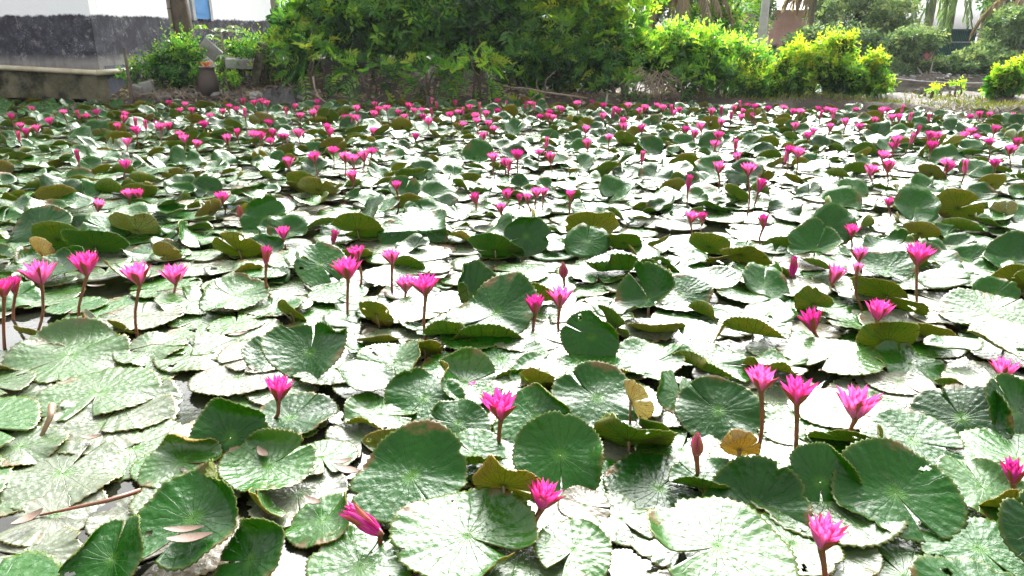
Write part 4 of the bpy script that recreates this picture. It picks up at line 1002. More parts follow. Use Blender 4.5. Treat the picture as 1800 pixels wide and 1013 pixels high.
# x, y of the bloom, its width, foot of the stem, openness, label
NEAR = [
 (490, 686, 60, 476, 742, .52, 'lone pink flower on a short bent stem over flat pads left of centre', {'lean': 8, 'lean_az': 0}),
 (878, 715, 78, 893, 815, .62, 'large pink flower with one brown sepal, leaning above the olive upturned pad', {}),
 (955, 875, 70, 935, 943, .55, 'pink flower with one long sepal stretched sideways, just right of the olive upturned pad', {'lean': 8, 'lean_az': 0}),
 (643, 955, 62, 672, 975, .22, 'half-closed purple-pink flower toppled sideways at the bottom edge', {'lean': 52, 'lean_az': 172, 'raise': 1}),
 (1338, 668, 64, 1327, 820, .58, 'tall pink flower, first of the three tall ones from the brown bud', {}),
 (1403, 690, 70, 1384, 850, .56, 'tall pink flower, middle one of the three tall ones near the brown bud', {}),
 (1507, 713, 82, 1490, 797, .58, 'broad pink flower with sepals held out, last of the three tall ones', {}),
 (1450, 942, 80, 1444, 1050, .52, 'pink flower cut by the bottom edge, below the three tall ones', {}),
 (1225, 783, 22, 1222, 858, .0, 'closed brown-pink bud on a thick stem, left of the three tall flowers', {}),
 (1775, 857, 48, 1768, 886, .36, 'dark magenta half-open flower resting on an olive pad edge at the frame side', {'lean': 14, 'lean_az': 180}),
 (1765, 650, 52, 1762, 705, .58, 'pink flower behind a standing green pad at the frame side', {}),
 (1425, 580, 46, 1442, 607, .42, 'magenta flower leaning low on flat pale pads below mid-pond', {'lean': 18, 'lean_az': 175}),
 (1545, 547, 54, 1551, 628, .58, 'pink flower standing in front of the round olive upright pad', {}),
 (1615, 448, 60, 1613, 553, .62, 'wide pink flower on the tallest stem right of mid-pond', {}),
 (1467, 490, 42, 1474, 522, .46, 'low pink flower tilted beside the yellow folded pad', {'lean': 14, 'lean_az': 0}),
 (1511, 448, 34, 1512, 492, .52, 'pink flower directly above the pale pink one', {}),
 (1507, 473, 24, 1517, 548, .40, 'pale pink flower on a long dark stem', {'pale': True}),
 (1498, 406, 32, 1497, 442, .56, 'pink flower on a short stem above two stacked flowers', {}),
 (1392, 490, 18, 1393, 507, .10, 'small pink bud low above a white pad', {}),
 (1342, 390, 25, 1340, 437, .34, 'half-open pink flower alone on a thin stem above the brown folded pad', {}),
 (1215, 382, 30, 1217, 418, .56, 'pink flower left one of a low pair above a wide white pad', {}),
 (1234, 391, 22, 1231, 408, .44, 'pink flower right one of a low pair above a wide white pad', {}),
 (1316, 298, 34, 1312, 385, .62, 'wide pink flower on twin tall brown stems', {}),
 (1337, 327, 28, 1322, 372, .42, 'pink flower leaning out beside the twin tall stems', {'lean': 16, 'lean_az': 0}),
 (1264, 295, 30, 1262, 337, .56, 'pink flower on a thin stem left of the twin tall stems', {}),
 (1563, 356, 22, 1561, 386, .52, 'small pink flower among dark pads right of mid-pond', {}),
 (68, 480, 76, 65, 590, .66, 'widest pink flower, second in the row of four at the open water', {}),
 (150, 466, 58, 143, 587, .56, 'upright pink flower beside a curled brown leaf, tallest in the row of four', {}),
 (240, 483, 60, 241, 592, .62, 'pink flower with a red sepal over the dark pad shadow', {}),
 (308, 496, 56, 303, 522, .64, 'low wide pink flower at the right end of the row of four', {}),
 (3, 508, 44, 8, 612, .5, 'pink flower cut by the frame edge beside the widest flower', {}),
 (25, 503, 34, 23, 562, .40, 'half-open pink flower half hidden behind the cut-off flower', {}),
 (468, 450, 26, 477, 532, .26, 'nearly closed pink flower on a tall dark stem left of mid-pond', {}),
 (498, 410, 32, 500, 446, .58, 'small open pink flower above an olive curled pad', {}),
 (588, 430, 18, 582, 447, .22, 'small leaning pink bud left of mid-pond', {'lean': 14, 'lean_az': 0}),
 (610, 473, 58, 611, 562, .62, 'large pink flower with red front sepal in the mid-pond group of three', {}),
 (627, 445, 36, 631, 512, .58, 'smaller pink flower just behind the large one in mid-pond', {}),
 (688, 452, 38, 690, 527, .58, 'pink flower on a thin straight stem right of the mid-pond group', {}),
 (714, 517, 42, 716, 534, .60, 'low pink flower touching the pads beside a taller one', {}),
 (747, 502, 56, 749, 607, .62, 'open pink flower above the low one, over dark folded pads', {}),
 (941, 537, 40, 940, 602, .44, 'pink flower with one sepal stretched left, left one of the centre pair', {}),
 (985, 523, 50, 985, 602, .54, 'pink flower with brown front sepal, right one of the centre pair', {}),
 (990, 494, 18, 992, 512, .05, 'small pale bud behind the centre pair of flowers', {'pale': True}),
 (835, 354, 24, 845, 374, .42, 'pink flower leaning left of the loose cluster in mid-pond', {'lean': 14, 'lean_az': 180}),
 (892, 346, 25, 890, 364, .56, 'pale-lit pink flower at the left of the loose mid-pond cluster', {}),
 (881, 376, 23, 882, 390, .50, 'low pink flower in front of the loose mid-pond cluster', {}),
 (913, 357, 14, 913, 372, .30, 'narrow pink flower inside the loose mid-pond cluster', {}),
 (927, 348, 20, 932, 380, .48, 'small pink flower left of the two largest in the loose cluster', {}),
 (943, 339, 27, 945, 376, .62, 'open pink flower near the middle of the loose cluster', {}),
 (956, 338, 22, 952, 374, .56, 'pink flower at the right end of the loose cluster', {}),
 (1003, 343, 24, 1003, 407, .54, 'pink flower on a long thin stem right of the loose cluster', {}),
 (697, 327, 23, 697, 382, .54, 'pink flower on a dark stem above an olive pad in mid-pond', {}),
 (390, 347, 32, 392, 382, .62, 'open pink flower on a short stem above round dark pads', {}),
 (225, 341, 25, 226, 366, .58, 'left pink flower of the twin pair above a humped pad', {}),
 (243, 341, 24, 240, 366, .56, 'right pink flower of the twin pair above a humped pad', {}),
 (176, 372, 27, 172, 386, .50, 'pale pink flower lying among crumpled leaves', {'pale': True, 'lean': 20, 'lean_az': 0}),
 (423, 383, 10, 423, 398, .0, 'small closed bud beside round dark pads', {'pale': True}),
]
for px, py, w, xb, yb, op, lab, ex in NEAR:
    flower(px, py, w, xb, yb, op, lab, 'pink water lily flowers nearest the camera', True, ex.get('pale', False), ex.get('lean', random.Random(px).uniform(0, 7)), ex.get('lean_az', random.Random(py).uniform(0, 360)))
# small flowers, read off enlarged crops: (origin x, origin y, enlargement)
FAR = []
def crop(ox, oy, k, pts): FAR.extend((ox + x / k, oy + y / k) for x, y in pts)
crop(0, 0, 3.6, [(200,693),(72,742),(312,767),(400,708),(495,726),(547,733),(610,708),(788,722),(783,755),(857,775),(920,790),(745,805),(863,825),(803,900),(990,790),(1015,805),(1070,800),(1137,852),(1165,880),(1245,913),(1070,652),(1170,662),(1140,700),(1215,700),(1330,735),(1408,708),(1450,670),(1498,695),(1550,716),(1540,642),(1610,652),(1655,642),(1688,657),(1290,790),(1700,778),(1500,845),(1437,880),(1605,850),(1725,850),(1650,860),(1710,890),(1785,860),(490,988),(230,815),(165,840),(118,865),(130,795)])
crop(450, 0, 3.6, [(190,707),(247,680),(386,642),(386,684),(280,735),(365,718),(80,778),(25,860),(105,850),(85,885),(185,862),(270,845),(450,808),(468,835),(490,950),(638,690),(750,660),(775,693),(748,722),(825,685),(853,705),(900,712),(565,750),(600,750),(635,750),(968,668),(1000,700),(1048,695),(1112,640),(1143,668),(940,742),(1110,710),(1060,740),(1090,770),(742,830),(1010,865),(1260,655),(1230,726),(1280,710),(1310,705),(1352,682),(1415,676),(1388,735),(1397,765),(1310,785),(1455,722),(1472,785),(1505,818),(1440,862),(1530,637),(1525,700),(1583,660),(1705,670),(1760,672),(1735,655),(735,955),(590,995),(365,995),(680,990),(1500,995),(1655,980)])
crop(900, 0, 3.6, [(300,685),(318,700),(240,712),(178,738),(230,742),(258,745),(413,652),(507,648),(580,672),(575,738),(640,725),(650,690),(675,710),(735,668),(805,705),(840,685),(703,770),(707,803),(467,822),(820,815),(613,873),(218,905),(172,960),(40,980),(475,915),(245,1000),(825,995),(915,668),(955,685),(1010,690),(1060,695),(1025,715),(1100,825),(1155,850),(1195,805),(1325,778),(1285,912),(1415,920),(1308,857),(1262,710),(1325,705),(1388,735),(1405,690),(1460,712),(1490,670),(1540,675),(1445,660),(1522,740),(1620,690),(1720,680),(1778,708),(1450,745),(1755,950),(1735,995),(1425,995)])
crop(1300, 0, 3.6, [(385,705),(497,690),(552,695),(590,705),(595,730),(515,725),(733,693),(905,700),(935,697),(1030,693),(668,775),(855,768),(963,745),(1010,745),(1083,742),(1198,745),(760,800),(575,808),(467,828),(433,858),(1130,828),(995,890),(975,925),(1090,880),(1205,850),(1220,880),(1258,860),(1220,925),(1425,850),(1465,825),(1500,868),(1460,738),(1520,727),(1583,733),(1728,727),(1620,820),(1577,893),(1755,905),(1713,948),(910,985),(317,950),(373,968),(295,990),(350,800)])
crop(0, 250, 3.0, [(408,72),(660,118),(1520,108),(1655,88)])
crop(600, 250, 3.0, [(20,80),(65,88),(118,85),(162,45),(58,185),(797,88),(862,110),(885,125),(930,68),(1043,50),(1080,10),(1105,92),(1290,18),(1585,88)])
crop(1200, 250, 3.0, [(175,10),(275,18),(562,42),(545,85),(610,58),(1058,85),(1085,130),(995,150),(1115,20),(1318,20),(1390,105),(1400,135),(1490,130),(1648,110),(1725,42),(33,215)])
def lands(px):
    for lim, s in ((330, 'grey house base'), (560, 'rubble heap'), (930, 'dark bushes'), (1130, 'tall yellow-green bush'), (1370, 'rounded pale bush'), (1570, 'bright bush by the pole')):
        if px < lim: return s
    return 'bare muddy bank'
kept = []
for px, py in FAR:
    if any(abs(px - a) < 5 and abs(py - b_) < 5 for a, b_ in kept): continue
    kept.append((px, py))
ORD = 'first second third fourth fifth sixth seventh eighth ninth tenth eleventh twelfth thirteenth fourteenth fifteenth sixteenth seventeenth eighteenth nineteenth twentieth twenty-first twenty-second twenty-third twenty-fourth twenty-fifth twenty-sixth twenty-seventh twenty-eighth twenty-ninth thirtieth'.split()
def band_of(py): return 'in the farthest row under ' if py < 205 else 'far out below ' if py < 245 else 'well before '
count_in = {}
for px, py in sorted(kept):
    key_ = band_of(py) + lands(px); nth = count_in.get(key_, 0); count_in[key_] = nth + 1
    rnd = random.Random(int(px * 13 + py))
    zh = rnd.uniform(.14, .27) if py > 200 else rnd.uniform(.12, .34)
    p = G(px, py, zh); lim = float(bank_y(p.x)) - .35
    while p.y > lim and zh < .6:
        zh += .03; p = G(px, py, zh)
    band = band_of(py)
    grp = ('farthest pink flowers, ' if py < 205 else 'far pink flowers, ' if py < 245 else 'middle-distance pink flowers, ') + lands(px)
    flower(px, py, .155 / mpp(p) * rnd.uniform(.85, 1.12), 0, 0, rnd.choice((.62, .5, .72, .42, .56, .62, .2, .85)), (ORD[nth] if nth < 30 else 'last') + ' small pink flower from left ' + band + lands(px), grp, False, zhead=zh,
           lean=rnd.uniform(0, 12), lean_az=rnd.uniform(0, 360))

# ------------------------------------------------------------------ lily pads
def pad_arrays(R, rg, cup=0., wave=.02, nw=3, bends=(), fold=0., fold_az=0., tilt=0., tilt_az=90., notch=270., n=80, rings=6, teeth=None, th=.003, tint=.4, gap=None, holes=0, tooth=.042, wj=.014):
    gap = rg.choice((.03, .05, .09, .14, .22)) if gap is None else gap
    rr = np.linspace(0, 1, rings + 1) ** .82; rr[0] = .015
    rr = np.concatenate([rr[:-1], [.955, 1.0]]) if rings > 4 else rr
    k = np.linspace(0, 1, n + 1)
    Rr, K = np.meshgrid(rr, k, indexing='ij')
    g = gap * Rr
    TH = g + (2 * np.pi - 2 * g) * K                              # 0 at the slit
    ph = rg.uniform(0, 6.28, 5)
    rad = 1 + .055 * np.cos(2 * TH + ph[0]) + .028 * np.cos(3 * TH + ph[1]) + .012 * np.cos(7 * TH + ph[2])
    dn = np.minimum(TH, 2 * np.pi - TH)
    rad *= 1 - .10 * np.exp(-(dn / .16) ** 2)
    for _ in range(int(rg.integers(0, 4))):
        tb = rg.uniform(.4, 5.9); rad *= 1 - (rg.uniform(.03, .16) * np.exp(-((TH - tb) / rg.uniform(.03, .12)) ** 2)) * np.clip((Rr - .55) / .4, 0, 1)
    saw = np.where(np.arange(n + 1) % 2 == 0, 1., -1.) * tooth * .5
    rad = rad + saw[None, :] * np.clip((Rr - .94) / .06, 0, 1)
    a = TH + R_(notch)
    X, Y = Rr * rad * np.cos(a) * R, Rr * rad * np.sin(a) * R
    UVx, UVy = .5 + .5 * Rr * np.cos(a), .5 + .5 * Rr * np.sin(a)
    Z = R * (cup * Rr ** 2 + wave * Rr ** 2 * np.cos(nw * TH + ph[3]) + wave * .6 * Rr ** 3 * np.cos((nw + 2) * TH + ph[4]) + .010 * Rr ** 3 * np.cos(n / 4 * TH + ph[0]) + .006 * (1 - np.abs(np.cos(10 * TH + .5 * np.sin(3 * TH)))) * Rr * (1 - Rr)) + R * wj * Rr ** 2 * (np.cos(6 * TH + ph[1]) * .5 + np.cos(9 * TH + ph[4]) * .5 + np.cos(13 * TH + ph[0]) * .35)
    if fold:
        c_, s_ = math.cos(R_(fold_az)), math.sin(R_(fold_az))
        u = X * c_ + Y * s_
        Z += fold * np.sqrt(u ** 2 + (.06 * R) ** 2)
    for az, u0, rho, ang in bends:                               # curl what lies beyond u0 in direction az upwards
        c_, s_ = math.cos(R_(az)), math.sin(R_(az)); u0 *= R; rho *= R; ang = R_(ang)
        u = X * c_ + Y * s_; v = -X * s_ + Y * c_
        s = np.clip(u - u0, 0, None); al = np.minimum(s / rho, ang); rest = np.clip(s - rho * ang, 0, None)
        zz = np.where(s > 0, Z, 0)
        un = np.where(s > 0, u0 + rho * np.sin(al) + rest * np.cos(ang) - zz * np.sin(al), u)
        zn = np.where(s > 0, rho * (1 - np.cos(al)) + rest * np.sin(ang) + zz * np.cos(al), Z)
        X, Y, Z = un * c_ - v * s_, un * s_ + v * c_, zn
    if tilt:
        c_, s_ = math.cos(R_(tilt_az)), math.sin(R_(tilt_az)); ct, st_ = math.cos(R_(tilt)), math.sin(R_(tilt))
        u = X * c_ + Y * s_; v = -X * s_ + Y * c_
        u, Z = u * ct - Z * st_, u * st_ + Z * ct
        X, Y = u * c_ - v * s_, u * s_ + v * c_
    P = np.stack([X, Y, Z], -1)
    dr = np.gradient(P, axis=0); dt = np.gradient(P, axis=1)
    N = np.cross(dr, dt); N /= np.linalg.norm(N, axis=-1, keepdims=True) + 1e-12
    nr = len(rr)
    top = P.reshape(-1, 3); bot = (P - N * th).reshape(-1, 3)
    i = np.arange(nr * (n + 1)).reshape(nr, n + 1)
    q = np.stack([i[:-1, :-1], i[1:, :-1], i[1:, 1:], i[:-1, 1:]], -1).reshape(-1, 4)
    if holes:                                                   # insect holes go right through
        keep_ = np.ones((nr - 1, n), bool)
        for _ in range(holes):
            a_, b_ = int(rg.integers(nr // 2, nr - 2)), int(rg.integers(4, n - 8)); keep_[a_, b_:b_ + int(rg.integers(2, 5))] = False
            if rg.random() < .5: keep_[a_ - 1, b_ + 1:b_ + 3] = False
        q = q[keep_.ravel()]
    o = nr * (n + 1)
    def rimq(line): return np.stack([line[:-1], line[:-1] + o, line[1:] + o, line[1:]], -1)
    rim = np.concatenate([rimq(i[-1, :]), rimq(i[::-1, -1]), rimq(i[:, 0])])
    Q = np.concatenate([q, q[:, ::-1] + o, rim])
    mi = np.concatenate([np.zeros(len(q), int), np.ones(len(q) + len(rim), int)])
    uv = np.stack([UVx, UVy], -1).reshape(-1, 2)
    return np.concatenate([top, bot]), Q, mi, np.concatenate([uv, uv]), np.full(2 * o, tint)
n_pads = [0]
pad_spots = []
def pad(px, py, w, label, group='large lily pads nearest the camera', z=None, n=112, rings=9, stalk=True, mats=None, R=None, name='lily_pad', pos=None, cat='lily pad', **kw):
    n_pads[0] += 1
    rg = np.random.default_rng(n_pads[0] * 31 + 5)
    tl = kw.get('tilt', 0)
    p = G(px, py) if pos is None else Vector(pos)
    R = R or w * mpp(p) / 2
    if z is None: z = .006 + rg.uniform(0, .008) + R * math.sin(R_(abs(tl))) * .72
    p = G(px, py, z) if pos is None else Vector((pos[0], pos[1], z))
    kw.setdefault('notch', rg.uniform(0, 360)); kw.setdefault('wave', .065); kw.setdefault('nw', int(rg.integers(2, 5)))
    if pos is None and z > .03 and len(kw.get('bends', ())) < 2:      # every big pad has a lip that has curled on its own
        kw['bends'] = list(kw.get('bends', ())) + [(rg.uniform(0, 360), rg.uniform(.45, .75), rg.uniform(.2, .45), rg.uniform(20, 75))]
    kw.setdefault('holes', int(rg.choice((0, 0, 0, 1, 2))))
    V, Q, mi, uv, T = pad_arrays(R, rg, n=n, rings=rings, **kw)
    e = empty(name, (p.x, p.y, 0)); tag(e, label, cat, group)
    pad_spots.append((p.x, p.y, R, z))
    b_ = obj('blade', mesh_np('blade', V, [Q], mats or [M['pad_top'], M['pad_under']], mi, True, uv, T), e, (0, 0, z))
    if stalk and z > .02:
        m = MB(); m.tube([(rg.uniform(-.05, .05), rg.uniform(0, .08), -.22), (0.01, .02, -.02), (0, 0, z - .004)], [.006, .0055, .005], 6); m.build('stalk', M['stalk'], e, True)
    return e
DRY = [M['dry_pad'], M['pad_under']]
BN = lambda u0, rho, ang: (270, u0, rho, ang)      # curl of the near edge
BF = lambda u0, rho, ang: (90, u0, rho, ang)       # curl of the far edge
H = [
 (822, 942, 242, 'large silvery pad with scalloped rim at the bottom, below the olive upturned pad', dict(tilt=5, tilt_az=100, wave=.05, z=.055, tint=.46, notch=330, bends=[(40, .6, .5, 28)], cup=.06)),
 (1262, 960, 244, 'large white-shining round pad cut by the bottom edge', dict(tilt=6, tilt_az=95, wave=.035, z=.085, tint=.5, notch=200)),
 (340, 912, 200, 'large cupped green pad holding brown fallen leaves', dict(tilt=16, tilt_az=75, cup=.12, z=.08, tint=.25, notch=250, bends=[(60, .25, .8, 40)])),
 (722, 838, 196, 'large pad with its glossy far half raised, left of the olive upturned pad', dict(tilt=15, tilt_az=80, z=.08, tint=.22, notch=300, bends=[(75, .1, .7, 28)], wave=.04)),
 (985, 800, 150, 'blistered upright green pad behind the flower with the sideways sepal', dict(tilt=34, tilt_az=92, z=.10, tint=.32, bends=[BF(.3, .6, 25), (0, .45, .4, 40)], notch=270)),
 (940, 735, 140, 'green pad with yellowish rim behind the blistered upright pad', dict(tilt=24, tilt_az=60, z=.08, tint=.3, bends=[(30, .2, .7, 35)])),
 (1050, 700, 150, 'bluish glossy pad sloping towards the tan dry folded leaf', dict(tilt=20, tilt_az=110, z=.09, tint=.18, bends=[(120, .3, .6, 30)])),
 (1442, 848, 132, 'dark round pad standing on edge behind the bottom flower', dict(tilt=50, tilt_az=95, z=.10, tint=.24, cup=.12, notch=265)),
 (1575, 868, 200, 'large split pad with a small hole and silver front lobe', dict(tilt=18, tilt_az=95, z=.085, tint=.24, notch=285, gap=.16, holes=1, bends=[BF(.0, .9, 30)], wave=.05)),
 (1722, 965, 185, 'smooth dark pad lying low at the bottom, nearest the frame side', dict(tilt=5, tilt_az=60, z=.03, tint=.3, wave=.02)),
 (1728, 858, 150, 'pale pad with pleated rim beside the dark magenta flower', dict(tilt=12, tilt_az=120, z=.05, tint=.5, wave=.05)),
 (472, 818, 165, 'white-shining shallow bowl pad with one dry leaf in it', dict(tilt=7, tilt_az=80, cup=.14, z=.05, tint=.45, notch=40)),
 (405, 770, 150, 'upright dark green pad behind the white bowl pad', dict(tilt=40, tilt_az=88, z=.08, tint=.2, bends=[BF(.4, .5, 20)])),
 (318, 812, 130, 'shadowed pad whose far edge folds over showing a yellow underside', dict(tilt=12, tilt_az=90, z=.05, tint=.55, bends=[BF(.35, .22, 165)])),
 (440, 985, 160, 'smooth green pad rising behind the cupped pad at the bottom', dict(tilt=42, tilt_az=40, z=.06, tint=.2, cup=.1)),
 (200, 985, 150, 'folded green pad standing at the bottom edge', dict(tilt=30, tilt_az=70, z=.04, tint=.25, fold=.55, fold_az=10, notch=90)),
 (568, 915, 130, 'pale green pad with raised side between the cupped and silvery pads', dict(tilt=14, tilt_az=20, z=.04, tint=.45, bends=[(20, .2, .6, 40)])),
 (632, 995, 190, 'grey-green pad along the bottom edge under the toppled flower', dict(tilt=4, tilt_az=90, z=.03, tint=.5)),
 (885, 852, 122, 'olive-yellow upturned pad showing dark veins', dict(tilt=58, tilt_az=258, z=.125, tint=.62, notch=20, cup=.12, bends=[(200, .3, .5, 30)])),
 (462, 892, 78, 'small olive curled pad beside the cupped pad', dict(tilt=50, tilt_az=215, z=.05, tint=.6, cup=.3)),
 (1105, 775, 140, 'yellow-green pad turned over below the tan dry folded leaf', dict(tilt=48, tilt_az=250, z=.07, tint=.32, fold=.35, fold_az=0, notch=60)),
 (1160, 858, 190, 'smooth dark pad lying in shade between the turned-over and white pads', dict(tilt=8, tilt_az=100, z=.02, tint=.08, wave=.02)),
 (1092, 912, 126, 'yellowing flat pad with brown patches near the bottom', dict(tilt=5, tilt_az=110, z=.02, tint=.66)),
 (1028, 888, 90, 'small dead grey-white pad beside the flower with the sideways sepal', dict(tilt=10, tilt_az=90, z=.03, tint=.97)),
 (1262, 722, 140, 'dark round pad tilted up behind the brown bud', dict(tilt=28, tilt_az=85, z=.07, tint=.12, cup=.06)),
 (1390, 752, 112, 'white-shining pad between the stems of the tall flowers', dict(tilt=6, tilt_az=90, z=.04, tint=.5)),
 (1500, 775, 130, 'olive pad turned over behind the last tall flower', dict(tilt=32, tilt_az=262, z=.07, tint=.38, cup=.15)),
 (1605, 775, 168, 'glossy green and white pad right of the last tall flower', dict(tilt=10, tilt_az=80, z=.06, tint=.2, wave=.04)),
 (1560, 600, 100, 'round olive pad standing upright behind a pink flower', dict(tilt=60, tilt_az=265, z=.09, tint=.42, cup=.1)),
 (1600, 640, 120, 'pale green pad lying behind the round olive upright pad', dict(tilt=10, tilt_az=120, z=.04, tint=.4)),
 (1785, 725, 130, 'standing green pad cut by the frame edge', dict(tilt=48, tilt_az=120, z=.08, tint=.22)),
 (1690, 735, 160, 'dark shadowed pad folded away beside the standing green pad', dict(tilt=34, tilt_az=35, z=.05, tint=.05, notch=90)),
 (1325, 893, 180, 'big dark green curved pad rising behind the white-shining round pad', dict(tilt=28, tilt_az=60, z=.05, tint=.14, cup=.08, bends=[(60, .2, .6, 30)])),
 (805, 745, 108, 'dark green pad below the large flower with one brown sepal', dict(tilt=24, tilt_az=75, z=.06, tint=.16)),
 (745, 700, 132, 'dull bluish pad sloping up left of the large flower', dict(tilt=20, tilt_az=95, z=.06, tint=.24)),
 (692, 640, 114, 'crumpled silver pad left of centre with a deep crease', dict(tilt=18, tilt_az=90, z=.06, tint=.5, fold=.25, fold_az=0, notch=280, wave=.08)),
 (545, 622, 132, 'bright ribbed bowl pad folded to a point, left of centre', dict(tilt=28, tilt_az=85, z=.09, tint=.2, fold=.4, fold_az=0, notch=90, cup=.1)),
 (480, 625, 100, 'dark pad tucked behind the bright ribbed bowl pad', dict(tilt=22, tilt_az=130, z=.06, tint=.15)),
 (668, 728, 126, 'pale flat pad whose near edge curls up olive', dict(tilt=4, tilt_az=90, z=.04, tint=.52, bends=[(245, .45, .35, 85)])),
 (632, 770, 124, 'pale worn flat pad below the olive-edged one', dict(tilt=1, z=.012, tint=.8)),
 (172, 690, 190, 'pale heart-shaped flat pad with its slit facing the camera', dict(tilt=3, tilt_az=90, z=.03, tint=.62, notch=280, gap=.22, wave=.03)),
 (215, 712, 200, 'pale flat pad lying under the heart-shaped one', dict(tilt=1.5, z=.014, tint=.74)),
 (120, 625, 205, 'broad flat pad with dark shaded edge at the open water', dict(tilt=4, tilt_az=110, z=.035, tint=.6)),
 (265, 612, 118, 'flat pad beside the broad one at the open water', dict(tilt=3, tilt_az=100, z=.028, tint=.62)),
 (350, 622, 150, 'flat pad third in line from the open water', dict(tilt=2, tilt_az=100, z=.02, tint=.66)),
 (430, 598, 170, 'wide flat pale pad left of the ribbed bowl pad', dict(tilt=2, z=.018, tint=.7)),
 (190, 745, 215, 'wide flat pad below the heart-shaped pad', dict(tilt=1.2, z=.009, tint=.8)),
 (110, 832, 215, 'wide pale flat pad with a bright green patch at its edge', dict(tilt=1.2, z=.012, tint=.76)),
 (30, 700, 120, 'flat pad cut by the frame edge beside the brown stalk', dict(tilt=2, z=.016, tint=.78)),
 (35, 785, 140, 'pale flat pad cut by the frame edge below the brown stalk', dict(tilt=2, z=.022, tint=.7)),
 (95, 905, 165, 'half-sunk pale pad below the lying stem', dict(tilt=1, z=.006, tint=.86)),
 (50, 975, 170, 'half-sunk pale pad in the bottom corner', dict(tilt=1, z=.006, tint=.84)),
 (230, 905, 130, 'thin half-sunk pad between lying stem and cupped pad', dict(tilt=1, z=.005, tint=.88)),
 (410, 520, 124, 'white-shining raised bowl pad with a dark end, left of mid-pond', dict(tilt=9, tilt_az=100, cup=.12, z=.06, tint=.5, bends=[(180, .6, .25, 80)])),
 (832, 520, 110, 'tall dark folded pad standing at the centre of the pond', dict(tilt=46, tilt_az=110, z=.10, tint=.14, cup=.25, bends=[(180, .2, .4, 50)])),
 (872, 552, 145, 'large glossy pad folded like a boat left of the centre flower pair', dict(tilt=26, tilt_az=60, z=.10, tint=.2, fold=.35, fold_az=40, notch=220)),
 (850, 575, 150, 'scalloped dark pad curling its near edge upward below the boat-shaped pad', dict(tilt=8, tilt_az=90, z=.07, tint=.2, bends=[BN(.35, .3, 70)])),
 (1040, 592, 92, 'bright green pad standing upright right of the centre flower pair', dict(tilt=62, tilt_az=80, z=.13, tint=.26, cup=.2)),
 (1085, 575, 90, 'dark pad on edge just right of the bright upright one', dict(tilt=55, tilt_az=200, z=.08, tint=.2)),
 (880, 630, 170, 'smooth shadowed pad spread beneath the boat-shaped pad', dict(tilt=10, tilt_az=60, z=.04, tint=.25)),
 (960, 655, 130, 'bright white-green pad with olive lifted edge below the centre pair', dict(tilt=7, tilt_az=80, z=.05, tint=.35, bends=[BN(.55, .25, 70)])),
 (1040, 655, 150, 'white glossy pad with yellow turned edge left of the tan dry leaf', dict(tilt=8, tilt_az=70, z=.05, tint=.4, bends=[(300, .5, .3, 80)])),
 (945, 675, 66, 'small olive hood-shaped pad under the white-green pad', dict(tilt=55, tilt_az=255, z=.05, tint=.6, cup=.3)),
 (662, 552, 66, 'dark olive pad standing upright left of the flower over dark pads', dict(tilt=64, tilt_az=240, z=.08, tint=.5)),
 (790, 580, 110, 'dark green pad with its near edge rolled up behind a brown stem', dict(tilt=6, tilt_az=90, z=.07, tint=.2, bends=[BN(.1, .5, 80)])),
 (925, 415, 72, 'dark egg-shaped pad standing upright in mid-pond', dict(tilt=66, tilt_az=100, z=.15, tint=.12, cup=.15)),
 (870, 440, 96, 'dark green leaning pad at the foot of the egg-shaped upright pad', dict(tilt=40, tilt_az=262, z=.08, tint=.08, cup=.1)),
 (628, 405, 88, 'olive ribbed pad like an open fan in mid-pond', dict(tilt=42, tilt_az=265, z=.10, tint=.4, cup=.15)),
 (240, 405, 92, 'humped pad with a pinkish dry back in the left mid-pond', dict(tilt=42, tilt_az=262, z=.08, tint=.95, cup=.2)),
 (168, 435, 112, 'dark green humped pad left of the pinkish-backed one', dict(tilt=44, tilt_az=265, z=.09, tint=.08, cup=.12)),
 (420, 440, 84, 'round olive netted pad turned up in the left mid-pond', dict(tilt=50, tilt_az=265, z=.08, tint=.5, cup=.15)),
 (70, 402, 100, 'big dark green pad facing the camera at the left mid-pond', dict(tilt=40, tilt_az=85, z=.10, tint=.14)),
 (465, 385, 78, 'round bright green pad facing the camera beside the small bud', dict(tilt=50, tilt_az=92, z=.10, tint=.3)),
 (1430, 535, 62, 'yellow-olive folded pad like a shell right of centre', dict(tilt=55, tilt_az=245, z=.08, tint=.4, fold=.5, fold_az=30)),
 (1300, 445, 110, 'dark brown-olive drooping pad over black shade', dict(tilt=30, tilt_az=250, z=.11, tint=.7, fold=-.45, fold_az=0)),
 (1560, 520, 120, 'long olive folded pad leaning behind the tallest stem', dict(tilt=40, tilt_az=215, z=.10, tint=.5)),
 (1790, 490, 80, 'olive-brown pad turned over at the frame edge', dict(tilt=55, tilt_az=250, z=.10, tint=.65)),
 (1740, 550, 150, 'large pale pleated pad sloping at the frame side', dict(tilt=14, tilt_az=70, z=.07, tint=.45, wave=.05)),
 (1250, 640, 130, 'olive-rimmed pad with pleated near edge behind the dark round pad', dict(tilt=12, tilt_az=90, z=.06, tint=.35, bends=[(235, .2, .4, 80)])),
 (1195, 695, 100, 'olive blistered pad rising left of the dark round pad', dict(tilt=42, tilt_az=140, z=.08, tint=.4)),
 (1008, 965, 140, 'silver pad just right of the large scalloped pad at the bottom', dict(tilt=7, tilt_az=110, z=.05, tint=.5)),
 (1150, 757, 74, 'small pleated yellow-green pad edge above the shaded dark pad', dict(tilt=42, tilt_az=235, z=.07, tint=.34, cup=.2)),
 (1236, 845, 120, 'dark green pleated pad with rolled near rim behind the white-shining round pad', dict(tilt=10, tilt_az=80, z=.05, tint=.16, bends=[(255, .1, .4, 75), (20, .5, .3, 40)])),
